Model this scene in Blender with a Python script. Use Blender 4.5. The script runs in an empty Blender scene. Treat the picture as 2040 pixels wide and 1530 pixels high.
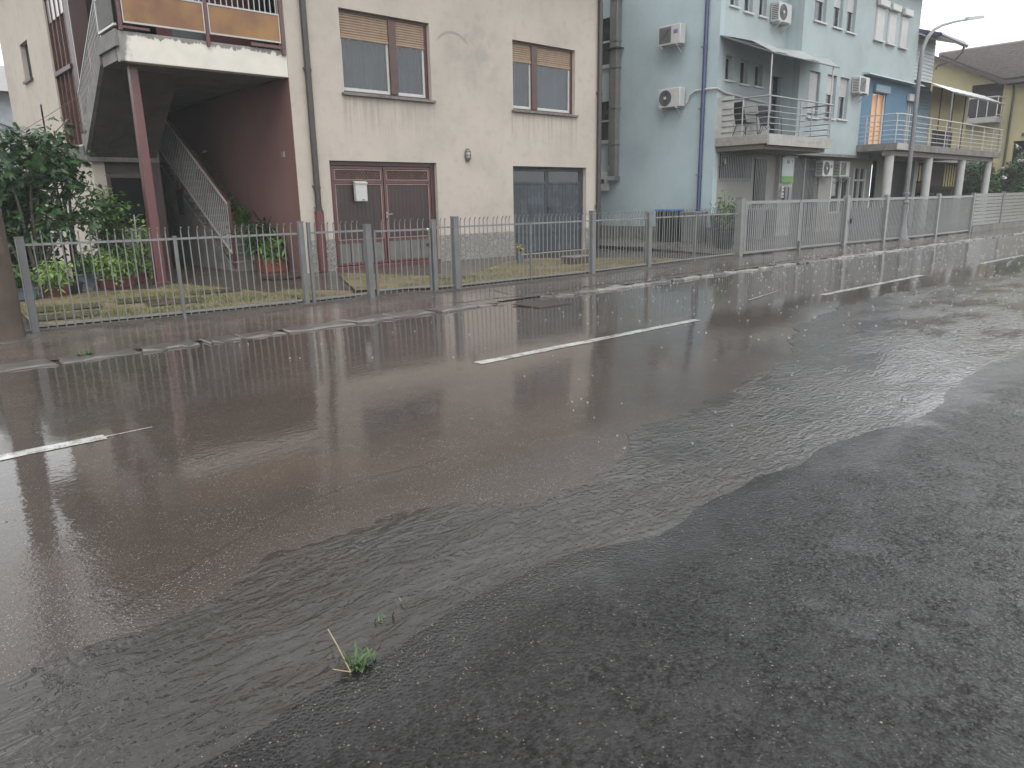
import bpy, math, random
import numpy as np
from mathutils import Vector, Matrix
random.seed(7)
R = math.radians
sc = bpy.context.scene
C = sc.collection

# ------------------------------------------------------------------ camera
PITCH, ROLL, YAW, F, H = R(14.17), R(-1.0), R(47.82), 1455.0, 1.6
c_, s_ = math.cos(PITCH), math.sin(PITCH)
fw = Vector((0, c_, -s_)); up = Vector((0, s_, c_)); ri = Vector((1, 0, 0))
cr, sr = math.cos(ROLL), math.sin(ROLL)
r2 = cr*ri + sr*up; u2 = -sr*ri + cr*up
B = Matrix(((math.sin(YAW), -math.cos(YAW), 0), (math.cos(YAW), math.sin(YAW), 0), (0, 0, 1)))
cam_d = bpy.data.cameras.new('camera'); cam = bpy.data.objects.new('camera', cam_d); C.objects.link(cam)
cam_d.sensor_width = 36; cam_d.lens = 36*F/2040; cam_d.clip_end = 2000; cam_d.clip_start = .05
# BT maps: columns are the world images of level-right and level-ahead
def L2W(v): return Vector(((B[0][0]*v.x + B[1][0]*v.y), (B[0][1]*v.x + B[1][1]*v.y), v.z))
a, b, c = L2W(r2), L2W(u2), L2W(fw)
cam.matrix_world = Matrix(((a.x, b.x, -c.x, 0), (a.y, b.y, -c.y, 0), (a.z, b.z, -c.z, H), (0, 0, 0, 1)))
sc.camera = cam

# ------------------------------------------------------------------ sky, sun, exposure
SUN_EL, SUN_AZ = R(52), R(215)
w = bpy.data.worlds.new('World'); sc.world = w; w.use_nodes = True
nt = w.node_tree; nt.nodes.clear()
o_ = nt.nodes.new('ShaderNodeOutputWorld'); bg = nt.nodes.new('ShaderNodeBackground')
sky = nt.nodes.new('ShaderNodeTexSky'); sky.sky_type = 'NISHITA'; sky.sun_disc = False
sky.sun_elevation = SUN_EL; sky.sun_rotation = SUN_AZ; sky.air_density = 1.0; sky.dust_density = 6.0; sky.ozone_density = 1
hs = nt.nodes.new('ShaderNodeHueSaturation'); hs.inputs['Saturation'].default_value = .12
mx = nt.nodes.new('ShaderNodeMix'); mx.data_type = 'RGBA'; mx.inputs[0].default_value = .8
mx.inputs[7].default_value = (9.6, 9.9, 10.2, 1)      # the even rain cloud
nt.links.new(sky.outputs[0], hs.inputs['Color']); nt.links.new(hs.outputs[0], mx.inputs[6])
nt.links.new(mx.outputs[2], bg.inputs[0]); nt.links.new(bg.outputs[0], o_.inputs[0])
bg.inputs[1].default_value = .12
sd = bpy.data.lights.new('sun', 'SUN'); so = bpy.data.objects.new('sun', sd); C.objects.link(so)
sd.energy = .5; sd.angle = R(40); sd.color = (1, .97, .93)
dv = Vector((math.sin(SUN_AZ)*math.cos(SUN_EL), math.cos(SUN_AZ)*math.cos(SUN_EL), math.sin(SUN_EL)))
so.rotation_euler = dv.to_track_quat('Z', 'Y').to_euler()
sc.view_settings.view_transform = 'Standard'; sc.view_settings.look = 'None'
sc.view_settings.gamma = 1; sc.view_settings.exposure = 0.95; sc.view_settings.use_curve_mapping = False
sc.cycles.max_bounces = 8; sc.cycles.transparent_max_bounces = 16
sc.cycles.sample_clamp_indirect = 6

# ------------------------------------------------------------------ materials
class NT:
    def __init__(s, name):
        s.m = bpy.data.materials.new(name); s.m.use_nodes = True; s.t = s.m.node_tree
        s.p = s.t.nodes['Principled BSDF']
        s.tc = s.n('ShaderNodeTexCoord'); s.geo = s.n('ShaderNodeNewGeometry')
    def n(s, k, **kw):
        x = s.t.nodes.new(k)
        for a, b in kw.items(): setattr(x, a, b)
        return x
    def l(s, a, b): s.t.links.new(a, b)
    def val(s, x, inp):
        if hasattr(x, 'node'): s.l(x, inp)
        else: inp.default_value = x
    def math(s, op, a, b=0.0, c=None, clamp=False):
        x = s.n('ShaderNodeMath', operation=op, use_clamp=clamp); s.val(a, x.inputs[0]); s.val(b, x.inputs[1])
        if c is not None: s.val(c, x.inputs[2])
        return x.outputs[0]
    def noise(s, vec, scale, detail=4, rough=.55, dist=0):
        x = s.n('ShaderNodeTexNoise'); s.l(vec, x.inputs['Vector']); x.inputs['Scale'].default_value = scale
        x.inputs['Detail'].default_value = detail; x.inputs['Roughness'].default_value = rough
        x.inputs['Distortion'].default_value = dist; return x.outputs['Fac']
    def voro(s, vec, scale, feature='F1', out='Distance'):
        x = s.n('ShaderNodeTexVoronoi', feature=feature); s.l(vec, x.inputs['Vector']); x.inputs['Scale'].default_value = scale
        return x.outputs[out]
    def map(s, vec, scale=(1, 1, 1), rot=(0, 0, 0), loc=(0, 0, 0)):
        x = s.n('ShaderNodeMapping'); s.l(vec, x.inputs[0]); x.inputs['Scale'].default_value = scale
        x.inputs['Rotation'].default_value = rot; x.inputs['Location'].default_value = loc; return x.outputs[0]
    def ramp(s, f, pts):
        x = s.n('ShaderNodeValToRGB'); s.l(f, x.inputs[0]); e = x.color_ramp.elements
        while len(e) < len(pts): e.new(.5)
        for el, (p, col) in zip(e, pts):
            el.position = p; el.color = col if len(col) == 4 else (*col, 1)
        return x.outputs[0]
    def step(s, f, a, b):
        x = s.n('ShaderNodeMapRange', interpolation_type='SMOOTHSTEP'); s.val(f, x.inputs[0])
        x.inputs[1].default_value = a; x.inputs[2].default_value = b; return x.outputs[0]
    def mix(s, f, a, b):
        x = s.n('ShaderNodeMix', data_type='RGBA'); s.val(f, x.inputs[0])
        for q, i in ((a, 6), (b, 7)):
            if hasattr(q, 'node'): s.l(q, x.inputs[i])
            else: x.inputs[i].default_value = (*q, 1) if len(q) == 3 else q
        return x.outputs[2]
    def mul(s, a, k):
        x = s.n('ShaderNodeMix', data_type='RGBA', blend_type='MULTIPLY'); x.inputs[0].default_value = 1; s.l(a, x.inputs[6]); x.inputs[7].default_value = (k, k, k, 1); return x.outputs[2]
    def bump(s, h, strength=.3, dist=.01, normal=None):
        x = s.n('ShaderNodeBump'); s.l(h, x.inputs['Height']); s.val(strength, x.inputs['Strength']); x.inputs['Distance'].default_value = dist
        if normal is not None: s.l(normal, x.inputs['Normal'])
        return x.outputs[0]
    def sep(s, vec):
        x = s.n('ShaderNodeSeparateXYZ'); s.l(vec, x.inputs[0]); return x.outputs

MC = {}
def mat(name, col, rough=.6, var=.18, scale=4., fine=60., bump=.15, bd=.004, metal=0., col2=None, streak=0., spec=.5, coat=0., grime=0.):
    if name in MC: return MC[name]
    s = NT(name); v = s.tc.outputs['Object']
    n1 = s.noise(v, scale, 5); n2 = s.noise(v, fine, 3)
    dark = tuple(x*(1-var) for x in col); lite = tuple(min(1, x*(1+var*.6)) for x in col)
    cc = s.ramp(n1, [(.3, dark), (.7, lite)])
    if col2:
        n3 = s.noise(v, scale*.7, 6, .7, .6); cc = s.mix(s.step(n3, .52, .62), cc, col2)
    if streak:
        n4 = s.noise(s.map(v, (7, 7, .5)), 1.0, 5, .6)
        cc = s.mix(s.math('MULTIPLY', s.step(n4, .48, .75), streak), cc, tuple(x*.45 for x in col))
    s.l(s.mul(s.mix(s.math('MULTIPLY', s.step(n2, .35, .8), .25*var+.04), cc, tuple(x*.5 for x in col)), .56), s.p.inputs['Base Color'])
    s.p.inputs['Roughness'].default_value = rough; s.p.inputs['Metallic'].default_value = metal
    s.p.inputs['Specular IOR Level'].default_value = spec; s.p.inputs['Coat Weight'].default_value = coat
    s.p.inputs['Coat Roughness'].default_value = .15
    if bump: s.l(s.bump(n2, bump, bd), s.p.inputs['Normal'])
    MC[name] = s.m; return s.m

def stucco(name, col, stains=True):
    s = NT(name); v = s.geo.outputs['Position']
    n1 = s.noise(v, .7, 6, .6); n2 = s.noise(v, 5, 5); nf = s.noise(v, 140, 3, .6)
    cc = s.ramp(n1, [(.3, tuple(x*.86 for x in col)), (.55, col), (.75, tuple(min(1, x*1.07) for x in col))])
    cc = s.mix(s.math('MULTIPLY', s.step(n2, .5, .75), .12), cc, tuple(x*.7 for x in col))
    n4 = s.noise(s.map(v, (4.5, 4.5, .28)), 1.0, 6, .65)
    cc = s.mix(s.math('MULTIPLY', s.step(n4, .5, .8), .38 if stains else .15), cc, tuple(x*y for x, y in zip(col, (.6, .6, .55))))
    z = s.sep(v)[2]
    low = s.math('SUBTRACT', 1.0, s.step(z, .6, 1.6)); n5 = s.noise(v, 2.5, 5, .7)
    cc = s.mix(s.math('MULTIPLY', s.math('MULTIPLY', low, s.step(n5, .4, .65)), .5), cc, tuple(x*y for x, y in zip(col, (.5, .5, .45))))
    s.l(s.mul(cc, .565), s.p.inputs['Base Color']); s.p.inputs['Roughness'].default_value = .85; s.p.inputs['Specular IOR Level'].default_value = .25
    h = s.math('ADD', nf, s.math('MULTIPLY', n2, .7)); s.l(s.bump(h, .35, .004), s.p.inputs['Normal'])
    return s.m

def cream_stucco():
    s = NT('cream stucco'); v = s.geo.outputs['Position']; col = (.635, .565, .49)
    n1 = s.noise(v, .55, 6, .62); n2 = s.noise(v, 4, 5); nf = s.noise(v, 130, 3, .6)
    cc = s.ramp(n1, [(.28, (.53, .48, .425)), (.5, col), (.72, (.675, .605, .525))])
    cc = s.mix(s.math('MULTIPLY', s.step(n2, .48, .72), .26), cc, (.42, .38, .33))
    x, y, z = s.sep(v)[:3]
    n4 = s.noise(s.map(v, (6, 6, .3)), 1.0, 6, .65)
    cc = s.mix(s.math('MULTIPLY', s.step(n4, .54, .8), .2), cc, (.38, .34, .29))
    # run-off streaks under the two window sills
    st = s.noise(s.map(v, (14, 1, .5)), 1.0, 5, .7)
    for x0, x1, zt in ((9.0, 11.6, 3.95), (14.15, 16.85, 3.9)):
        m = s.math('MULTIPLY', s.step(x, x0-.1, x0+.1), s.math('SUBTRACT', 1.0, s.step(x, x1-.1, x1+.1)))
        m = s.math('MULTIPLY', m, s.math('MULTIPLY', s.step(z, zt-1.15, zt-.1), s.math('SUBTRACT', 1.0, s.step(z, zt, zt+.05))))
        cc = s.mix(s.math('MULTIPLY', m, s.math('MULTIPLY', s.step(st, .42, .68), .7)), cc, (.38, .33, .29))
    # arc-shaped scuff and grey smears between the windows
    dx = s.math('SUBTRACT', x, 12.25); dz = s.math('SUBTRACT', z, 5.02)
    rr = s.math('SQRT', s.math('ADD', s.math('MULTIPLY', dx, dx), s.math('MULTIPLY', dz, dz)))
    ring = s.math('SUBTRACT', 1.0, s.step(s.math('ABSOLUTE', s.math('SUBTRACT', rr, .62)), .01, .05))
    ring = s.math('MULTIPLY', ring, s.step(dz, .33, .5))
    cc = s.mix(s.math('MULTIPLY', ring, s.math('ADD', .35, s.math('MULTIPLY', n2, .5))), cc, (.27, .25, .22))
    dd = s.math('SQRT', s.math('ADD', s.math('MULTIPLY', s.math('SUBTRACT', x, 12.9), s.math('SUBTRACT', x, 12.9)), s.math('MULTIPLY', s.math('SUBTRACT', z, 5.2), s.math('SUBTRACT', z, 5.2))))
    sm = s.math('MULTIPLY', s.math('SUBTRACT', 1.0, s.step(dd, .3, 1.6)), s.step(s.noise(v, 2.2, 5, .6), .38, .62))
    cc = s.mix(s.math('MULTIPLY', sm, .6), cc, (.38, .37, .34))
    low = s.math('SUBTRACT', 1.0, s.step(z, .8, 1.9))
    cc = s.mix(s.math('MULTIPLY', s.math('MULTIPLY', low, s.step(s.noise(v, 2.5, 5, .7), .4, .65)), .3), cc, (.35, .3, .25))
    s.l(s.mul(cc, .61), s.p.inputs['Base Color']); s.p.inputs['Roughness'].default_value = .85; s.p.inputs['Specular IOR Level'].default_value = .25
    s.l(s.bump(s.math('ADD', nf, s.math('MULTIPLY', n2, .7)), .4, .004), s.p.inputs['Normal'])
    return s.m

def glass(name, tint=(.75, .8, .82), rough=.02, fac=1.0):
    s = NT(name); s.t.nodes.remove(s.p)
    g = s.n('ShaderNodeBsdfGlossy'); g.inputs['Roughness'].default_value = rough
    t = s.n('ShaderNodeBsdfTransparent'); t.inputs[0].default_value = (*tint, 1)
    f = s.n('ShaderNodeFresnel'); f.inputs[0].default_value = 1.5
    nz = s.noise(s.tc.outputs['Object'], 3, 2); bp = s.bump(nz, .12, .01); s.l(bp, g.inputs['Normal'])
    m = s.n('ShaderNodeMixShader'); s.l(s.math('MULTIPLY', s.math('ADD', f.outputs[0], .04*fac, clamp=True), s.math('SUBTRACT', 1.0, s.geo.outputs['Backfacing'])), m.inputs[0])
    s.l(t.outputs[0], m.inputs[1]); s.l(g.outputs[0], m.inputs[2]); s.l(m.outputs[0], s.t.nodes['Material Output'].inputs[0])
    return s.m

def amber():
    s = NT('amber ribbed glass'); v = s.tc.outputs['Object']
    n = s.noise(v, 1.3, 3); cc = s.ramp(n, [(.35, (.17, .065, .02)), (.65, (.30, .15, .03))])
    s.l(cc, s.p.inputs['Base Color']); s.p.inputs['Roughness'].default_value = .25
    s.p.inputs['Transmission Weight'].default_value = .25
    wv = s.n('ShaderNodeTexWave'); s.l(v, wv.inputs[0]); wv.inputs['Scale'].default_value = 14; wv.inputs['Distortion'].default_value = 2
    s.l(s.bump(wv.outputs['Fac'], .3, .004), s.p.inputs['Normal']); return s.m

A_R = R(1.38)
def roadv(s):       # distance across the road
    x, y, z = s.sep(s.geo.outputs['Position'])[:3]
    return s.math('ADD', s.math('MULTIPLY', x, math.sin(A_R)), s.math('MULTIPLY', y, math.cos(A_R))), x
def rings(s, vec, scale, freq, fall):
    """rings spreading from where drops fell: distance to random centres, as a height"""
    d = s.voro(vec, scale)
    wv = s.math('SINE', s.math('MULTIPLY', d, freq))
    return s.math('MULTIPLY', wv, s.math('POWER', 2.718, s.math('MULTIPLY', d, -fall)))
def road_mat():
    s = NT('wet asphalt road'); P = s.geo.outputs['Position']; v, x = roadv(s)
    agg = s.voro(P, 125, 'F1'); agn = s.noise(P, 160, 3, .6); blot = s.noise(P, .8, 5, .6); mid = s.noise(P, 6, 5, .6)
    col = s.ramp(blot, [(.3, (.023, .0155, .011)), (.7, (.044, .030, .0215))])
    col = s.mix(s.step(mid, .45, .7), col, (.030, .022, .017))
    rnd = s.n('ShaderNodeTexVoronoi'); s.l(P, rnd.inputs['Vector']); rnd.inputs['Scale'].default_value = 125
    rc = s.sep(rnd.outputs['Color'])
    peb = s.math('MULTIPLY', s.math('MULTIPLY', s.step(rc[0], .66, .74), s.math('ADD', .35, s.math('MULTIPLY', s.step(mid, .4, .6), .65))), s.math('SUBTRACT', 1.0, s.step(agg, .25, .45)))
    pc = s.ramp(rc[1], [(0, (.15, .115, .09)), (.6, (.12, .10, .08)), (1, (.32, .28, .235))])
    near = s.math('SUBTRACT', 1.0, s.step(x, 2.5, 8.0))
    col = s.mix(s.math('MULTIPLY', peb, s.math('ADD', .3, s.math('MULTIPLY', near, .7))), col, pc)
    s.l(col, s.p.inputs['Base Color']); s.p.inputs['Roughness'].default_value = .55; s.p.inputs['Specular IOR Level'].default_value = .2
    s.l(s.bump(s.math('ADD', agn, s.math('MULTIPLY', agg, -.8)), .6, .006), s.p.inputs['Normal'])
    # film of water: deep and calm towards the far kerb, thin over the grain near the crown
    big = s.noise(s.map(P, (.5, 1.6, 1)), 1.0, 4, .6)
    W = s.step(s.math('ADD', v, s.math('MULTIPLY', s.math('SUBTRACT', big, .5), 2.4)), 2.5, 4.2)
    far = s.step(x, 7.5, 12.0); W = s.math('MAXIMUM', W, s.math('MULTIPLY', far, .9))
    left = s.math('SUBTRACT', 1.0, s.step(x, .5, 1.6)); W = s.math('MAXIMUM', W, s.math('MULTIPLY', left, .75))
    rough_h = s.math('ADD', s.math('MULTIPLY', s.voro(P, 70, 'SMOOTH_F1'), -1.0), s.math('MULTIPLY', agn, .5))
    calm = s.noise(s.map(P, (1, 1.5, 1), (0, 0, -.4)), 16, 3, .5)
    dims = rings(s, P, 2.6, 70, 9)
    b1 = s.bump(rough_h, s.math('MULTIPLY', s.math('SUBTRACT', 1.03, W), .75), .0022)
    b2 = s.bump(calm, .12, .006, b1)
    b3 = s.bump(s.noise(P, 2.2, 2), .05, .03, b2)
    b4 = s.bump(dims, .25, .002, b3)
    s.l(b4, s.p.inputs['Coat Normal'])
    pit = s.step(s.noise(P, 48, 7, .78), .40, .56)
    s.l(s.math('ADD', W, s.math('MULTIPLY', s.math('SUBTRACT', 1.0, W), s.math('ADD', .35, s.math('MULTIPLY', pit, .65)))), s.p.inputs['Coat Weight']); s.p.inputs['Coat IOR'].default_value = 1.34
    s.l(s.math('ADD', .05, s.math('MULTIPLY', s.math('SUBTRACT', 1.0, W), .03)), s.p.inputs['Coat Roughness'])
    return s.m
def water_mat():
    s = NT('muddy running water'); P = s.geo.outputs['Position']; v, x = roadv(s)
    n = s.noise(P, 1.4, 5, .6); agg = s.noise(P, 110, 3)
    col = s.ramp(n, [(.3, (.009, .0065, .0045)), (.7, (.018, .013, .009))])
    col = s.mix(s.math('MULTIPLY', s.step(agg, .5, .8), .4), col, (.07, .055, .04))
    s.l(col, s.p.inputs['Base Color']); s.p.inputs['Roughness'].default_value = .6; s.p.inputs['Specular IOR Level'].default_value = .2
    flow = s.map(P, (.8, 2.1, 1), (0, 0, R(6)))
    h1 = s.noise(flow, 7.5, 3, .5, 1.4); h2 = s.noise(s.map(P, (1.5, .7, 1), (0, 0, .65)), 17, 2, .45, .9)
    h3 = rings(s, P, 1.3, 130, 7); h4 = rings(s, s.map(P, (1, 1, 1), (0, 0, .5), (.37, .2, 0)), 2.4, 90, 8)
    dots = s.step(s.voro(P, 7.5), .03, .13)
    patch = s.step(s.noise(s.map(P, (.7, 1.6, 1)), 1.3, 4, .6), .38, .62)
    far = s.step(x, 5.0, 8.0)
    s1 = s.math('MULTIPLY', s.math('ADD', .22, s.math('MULTIPLY', patch, .78)), s.math('SUBTRACT', 1.0, s.math('MULTIPLY', far, .45)))
    b = s.bump(h1, s1, .017); b = s.bump(h2, s.math('MULTIPLY', s1, .9), .007, b); b = s.bump(s.noise(P, 38, 2), s.math('MULTIPLY', s1, .6), .0025, b)
    b = s.bump(h3, .8, .0016, b); b = s.bump(h4, .8, .0012, b); b = s.bump(dots, .8, .003, b)
    s.l(b, s.p.inputs['Coat Normal']); s.p.inputs['Coat Weight'].default_value = 1
    s.p.inputs['Coat IOR'].default_value = 1.34; s.p.inputs['Coat Roughness'].default_value = .02
    return s.m
def shoulder_mat(name='rough wet asphalt', base=(.0105, .0095, .0088), film=.75, smooth=.0, cw=1.0):
    s = NT(name); P = s.geo.outputs['Position']
    agg = s.voro(P, 85, 'F1'); agn = s.noise(P, 170, 3, .6); blot = s.noise(P, 1.3, 7, .72); mid = s.noise(P, 9, 4)
    col = s.ramp(blot, [(.3, tuple(x*.5 for x in base)), (.7, tuple(x*1.5 for x in base))])
    rnd = s.n('ShaderNodeTexVoronoi'); s.l(P, rnd.inputs['Vector']); rnd.inputs['Scale'].default_value = 80
    rc = s.sep(rnd.outputs['Color'])
    peb = s.math('MULTIPLY', s.step(rc[0], .86, .9), s.math('SUBTRACT', 1.0, s.step(rnd.outputs['Distance'], .2, .4)))
    col = s.mix(s.math('MULTIPLY', peb, .8), col, s.ramp(rc[1], [(0, (.05, .035, .025)), (.7, (.08, .07, .06)), (1, (.2, .175, .15))]))
    s.l(col, s.p.inputs['Base Color']); s.p.inputs['Roughness'].default_value = .5
    h = s.math('ADD', s.math('MULTIPLY', agg, -1.0), s.math('MULTIPLY', agn, .6))
    s.l(s.bump(h, .8, .008), s.p.inputs['Normal'])
    pud = s.step(s.math('ADD', s.math('MULTIPLY', blot, .6), s.math('MULTIPLY', s.noise(P, 4.5, 4), .4)), .46, .62)
    st = s.math('MULTIPLY', s.math('SUBTRACT', 1.0, s.math('MULTIPLY', pud, .6)), 1.0-smooth)
    hw = s.math('ADD', s.math('MULTIPLY', s.voro(P, 62, 'F1'), -1.0), s.math('MULTIPLY', s.noise(P, 28, 5, .7), 1.1))
    b = s.bump(hw, s.math('MULTIPLY', st, 1.0), .0038); b = s.bump(mid, .15, .012, b)
    s.l(b, s.p.inputs['Coat Normal']); s.p.inputs['Coat Weight'].default_value = cw; s.p.inputs['Coat IOR'].default_value = 1.34
    s.p.inputs['Coat Roughness'].default_value = .08
    pit = s.step(s.noise(P, 42, 7, .78), .40, .58); pit2 = s.step(s.noise(P, 5, 5, .7), .38, .6)
    if smooth == 0:
        rv, rx = roadv(s); em = s.step(s.math('ADD', rv, s.math('MULTIPLY', s.math('SUBTRACT', blot, .5), .9)), 1.55, 2.05)
        pit = s.math('MAXIMUM', pit, em); b_e = s.bump(hw, s.math('MULTIPLY', st, s.math('SUBTRACT', 1.0, s.math('MULTIPLY', em, .75))), .0045)
        s.l(s.bump(mid, .15, .012, b_e), s.p.inputs['Coat Normal'])
    lo = s.math('ADD', .10 + .65*smooth, s.math('MULTIPLY', pit2, .5*(1-smooth)))
    s.l(s.math('MULTIPLY', cw, s.math('ADD', lo, s.math('MULTIPLY', pit, s.math('SUBTRACT', 1.0, lo)))), s.p.inputs['Coat Weight'])
    s.p.inputs['Specular IOR Level'].default_value = .08
    return s.m
def leafmat(name, c1, c2, rough=.42, tr=.15):
    s = NT(name); v = s.geo.outputs['Position']
    rp = s.geo.outputs['Random Per Island']
    cc = s.mix(rp, c1, c2); cc = s.mix(s.math('MULTIPLY', s.step(s.noise(v, 2.2, 3), .4, .65), .5), cc, tuple(x*.55 for x in c1))
    s.l(cc, s.p.inputs['Base Color']); s.p.inputs['Roughness'].default_value = rough
    s.p.inputs['Subsurface Weight'].default_value = 0
    tl = s.n('ShaderNodeBsdfTranslucent'); s.l(cc, tl.inputs[0]); m = s.n('ShaderNodeMixShader'); m.inputs[0].default_value = tr
    s.l(s.p.outputs[0], m.inputs[1]); s.l(tl.outputs[0], m.inputs[2]); s.l(m.outputs[0], s.t.nodes['Material Output'].inputs[0])
    return s.m
def emis(name, col, st):
    s = NT(name); s.p.inputs['Base Color'].default_value = (*col, 1)
    n = s.noise(s.map(s.tc.outputs['Object'], (9, 9, .2)), 1, 3)
    s.l(s.mix(s.step(n, .4, .65), col, tuple(x*.55 for x in col)), s.p.inputs['Emission Color']); s.p.inputs['Emission Strength'].default_value = st
    return s.m

# ------------------------------------------------------------------ mesh helpers
class MB:
    def __init__(s): s.v = []; s.f = []
    def add(s, vs, fs):
        k = len(s.v); s.v += [tuple(p) for p in vs]; s.f += [tuple(i+k for i in f) for f in fs]; return s
    def box(s, x0, x1, y0, y1, z0, z1):
        x0, x1 = sorted((x0, x1)); y0, y1 = sorted((y0, y1)); z0, z1 = sorted((z0, z1))
        return s.add([(x0,y0,z0),(x1,y0,z0),(x1,y1,z0),(x0,y1,z0),(x0,y0,z1),(x1,y0,z1),(x1,y1,z1),(x0,y1,z1)],
                     [(0,3,2,1),(4,5,6,7),(0,1,5,4),(1,2,6,5),(2,3,7,6),(3,0,4,7)])
    def tube(s, pts, r, n=8, r2=None, caps=True, square=False):
        pts = [Vector(p) for p in pts]; m = len(pts); rs = [r + ((r2 if r2 is not None else r)-r)*i/(m-1) for i in range(m)]
        k = len(s.v); prev = None
        for i, p in enumerate(pts):
            d = (pts[min(i+1, m-1)] - pts[max(i-1, 0)]).normalized()
            if prev is None:
                a = Vector((0, 0, 1)) if abs(d.z) < .9 else Vector((1, 0, 0))
                e1 = d.cross(a).normalized()
            else: e1 = (prev - d*prev.dot(d)).normalized()
            prev = e1; e2 = d.cross(e1)
            for j in range(n):
                t = 2*math.pi*(j+.5)/n; q = rs[i]*(1.414 if square else 1)
                s.v.append(tuple(p + e1*math.cos(t)*q + e2*math.sin(t)*q))
        for i in range(m-1):
            for j in range(n):
                a, b = k+i*n+j, k+i*n+(j+1) % n; s.f.append((a, b, b+n, a+n))
        if caps: s.f.append(tuple(k+j for j in range(n))[::-1]); s.f.append(tuple(k+(m-1)*n+j for j in range(n)))
        return s
    def bar(s, p, q, w, t=None):
        """rectangular bar between two points, w wide horizontally, t thick"""
        p, q = Vector(p), Vector(q); t = t or w; d = (q-p).normalized()
        a = Vector((0, 0, 1)) if abs(d.z) < .9 else Vector((0, 1, 0))
        e1 = d.cross(a).normalized()*w/2; e2 = e1.normalized().cross(d)*t/2
        vs = [b+e for b in (p, q) for e in (-e1-e2, e1-e2, e1+e2, -e1+e2)]
        return s.add(vs, [(0,1,2,3),(7,6,5,4),(0,4,5,1),(1,5,6,2),(2,6,7,3),(3,7,4,0)])
    def prism(s, poly, axis, a, b):
        """poly: 2D points, extruded along axis from a to b"""
        def P(u, t): return {'x': (t, u[0], u[1]), 'y': (u[0], t, u[1]), 'z': (u[0], u[1], t)}[axis]
        n = len(poly); vs = [P(u, a) for u in poly] + [P(u, b) for u in poly]
        return s.add(vs, [tuple(range(n))[::-1], tuple(range(n, 2*n))] + [(i, (i+1) % n, n+(i+1) % n, n+i) for i in range(n)])
    def lathe(s, prof, c=(0, 0, 0), n=16):
        k = len(s.v)
        for r, z in prof:
            for j in range(n):
                t = 2*math.pi*j/n; s.v.append((c[0]+r*math.cos(t), c[1]+r*math.sin(t), c[2]+z))
        for i in range(len(prof)-1):
            for j in range(n):
                a, b = k+i*n+j, k+i*n+(j+1) % n; s.f.append((a, b, b+n, a+n))
        s.f.append(tuple(k+j for j in range(n))[::-1]); s.f.append(tuple(k+(len(prof)-1)*n+j for j in range(n)))
        return s
    def quad(s, a, b, c, d): return s.add([a, b, c, d], [(0, 1, 2, 3)])
    def wall(s, axis, u0, u1, z0, z1, t0, t1, holes=()):
        """wall slab with rectangular openings; u runs along the wall, t through it"""
        us = sorted({u0, u1, *[h[0] for h in holes], *[h[1] for h in holes]}); zs = sorted({z0, z1, *[h[2] for h in holes], *[h[3] for h in holes]})
        us = [u for u in us if u0 <= u <= u1]; zs = [z for z in zs if z0 <= z <= z1]
        def solid(i, j):
            if i < 0 or j < 0 or i >= len(us)-1 or j >= len(zs)-1: return False
            cu, cz = (us[i]+us[i+1])/2, (zs[j]+zs[j+1])/2
            return not any(h[0] < cu < h[1] and h[2] < cz < h[3] for h in holes)
        def P(u, t, z): return (u, t, z) if axis == 'x' else (t, u, z)
        for i in range(len(us)-1):
            for j in range(len(zs)-1):
                if not solid(i, j): continue
                a, b, c, d = us[i], us[i+1], zs[j], zs[j+1]
                s.quad(P(a,t0,c), P(b,t0,c), P(b,t0,d), P(a,t0,d)); s.quad(P(a,t1,c), P(a,t1,d), P(b,t1,d), P(b,t1,c))
                if not solid(i-1, j): s.quad(P(a,t0,c), P(a,t0,d), P(a,t1,d), P(a,t1,c))
                if not solid(i+1, j): s.quad(P(b,t0,c), P(b,t1,c), P(b,t1,d), P(b,t0,d))
                if not solid(i, j-1): s.quad(P(a,t0,c), P(a,t1,c), P(b,t1,c), P(b,t0,c))
                if not solid(i, j+1): s.quad(P(a,t0,d), P(b,t0,d), P(b,t1,d), P(a,t1,d))
        return s
    def mesh(s, name, m, off=(0, 0, 0), smooth=35):
        me = bpy.data.meshes.new(name); ox, oy, oz = off
        me.from_pydata([(x-ox, y-oy, z-oz) for x, y, z in s.v], [], s.f); me.update()
        if m: me.materials.append(m)
        import bmesh
        bm = bmesh.new(); bm.from_mesh(me); bmesh.ops.recalc_face_normals(bm, faces=bm.faces) if len(s.f) < 40000 else None; bm.to_mesh(me); bm.free()
        if smooth: me.shade_smooth(); me.set_sharp_from_angle(angle=R(smooth))
        return me
def off(o):
    x = Vector((0, 0, 0))
    while o is not None: x += o.location; o = o.parent
    return x
def part(name, mb, m, parent, label=None, kind=None, bevel=0, local=False, smooth=35):
    me = mb.mesh(name, m, (0, 0, 0) if local else off(parent), smooth)
    o = bpy.data.objects.new(name, me); C.objects.link(o); o.parent = parent
    if label: o['label'] = label
    if kind: o['kind'] = kind
    if bevel: bv(o, bevel)
    return o
def bv(o, wd):
    q = o.modifiers.new('bevel', 'BEVEL'); q.width = wd; q.segments = 2; q.limit_method = 'ANGLE'; q.angle_limit = R(40)
def inst(name, src, parent, loc=(0, 0, 0), rot=(0, 0, 0), scale=None):
    o = bpy.data.objects.new(name, src); C.objects.link(o); o.parent = parent; o.location = loc; o.rotation_euler = rot
    if scale is not None: o.scale = (scale,)*3 if not isinstance(scale, tuple) else scale
    return o
def thing(name, label, cat, loc=(0, 0, 0), rz=0, group=None):
    o = bpy.data.objects.new(name, None); C.objects.link(o); o.location = loc; o.rotation_euler = (0, 0, rz); o.empty_display_size = .2
    o['label'] = label; o['category'] = cat
    if group: o['group'] = group
    return o
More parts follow.
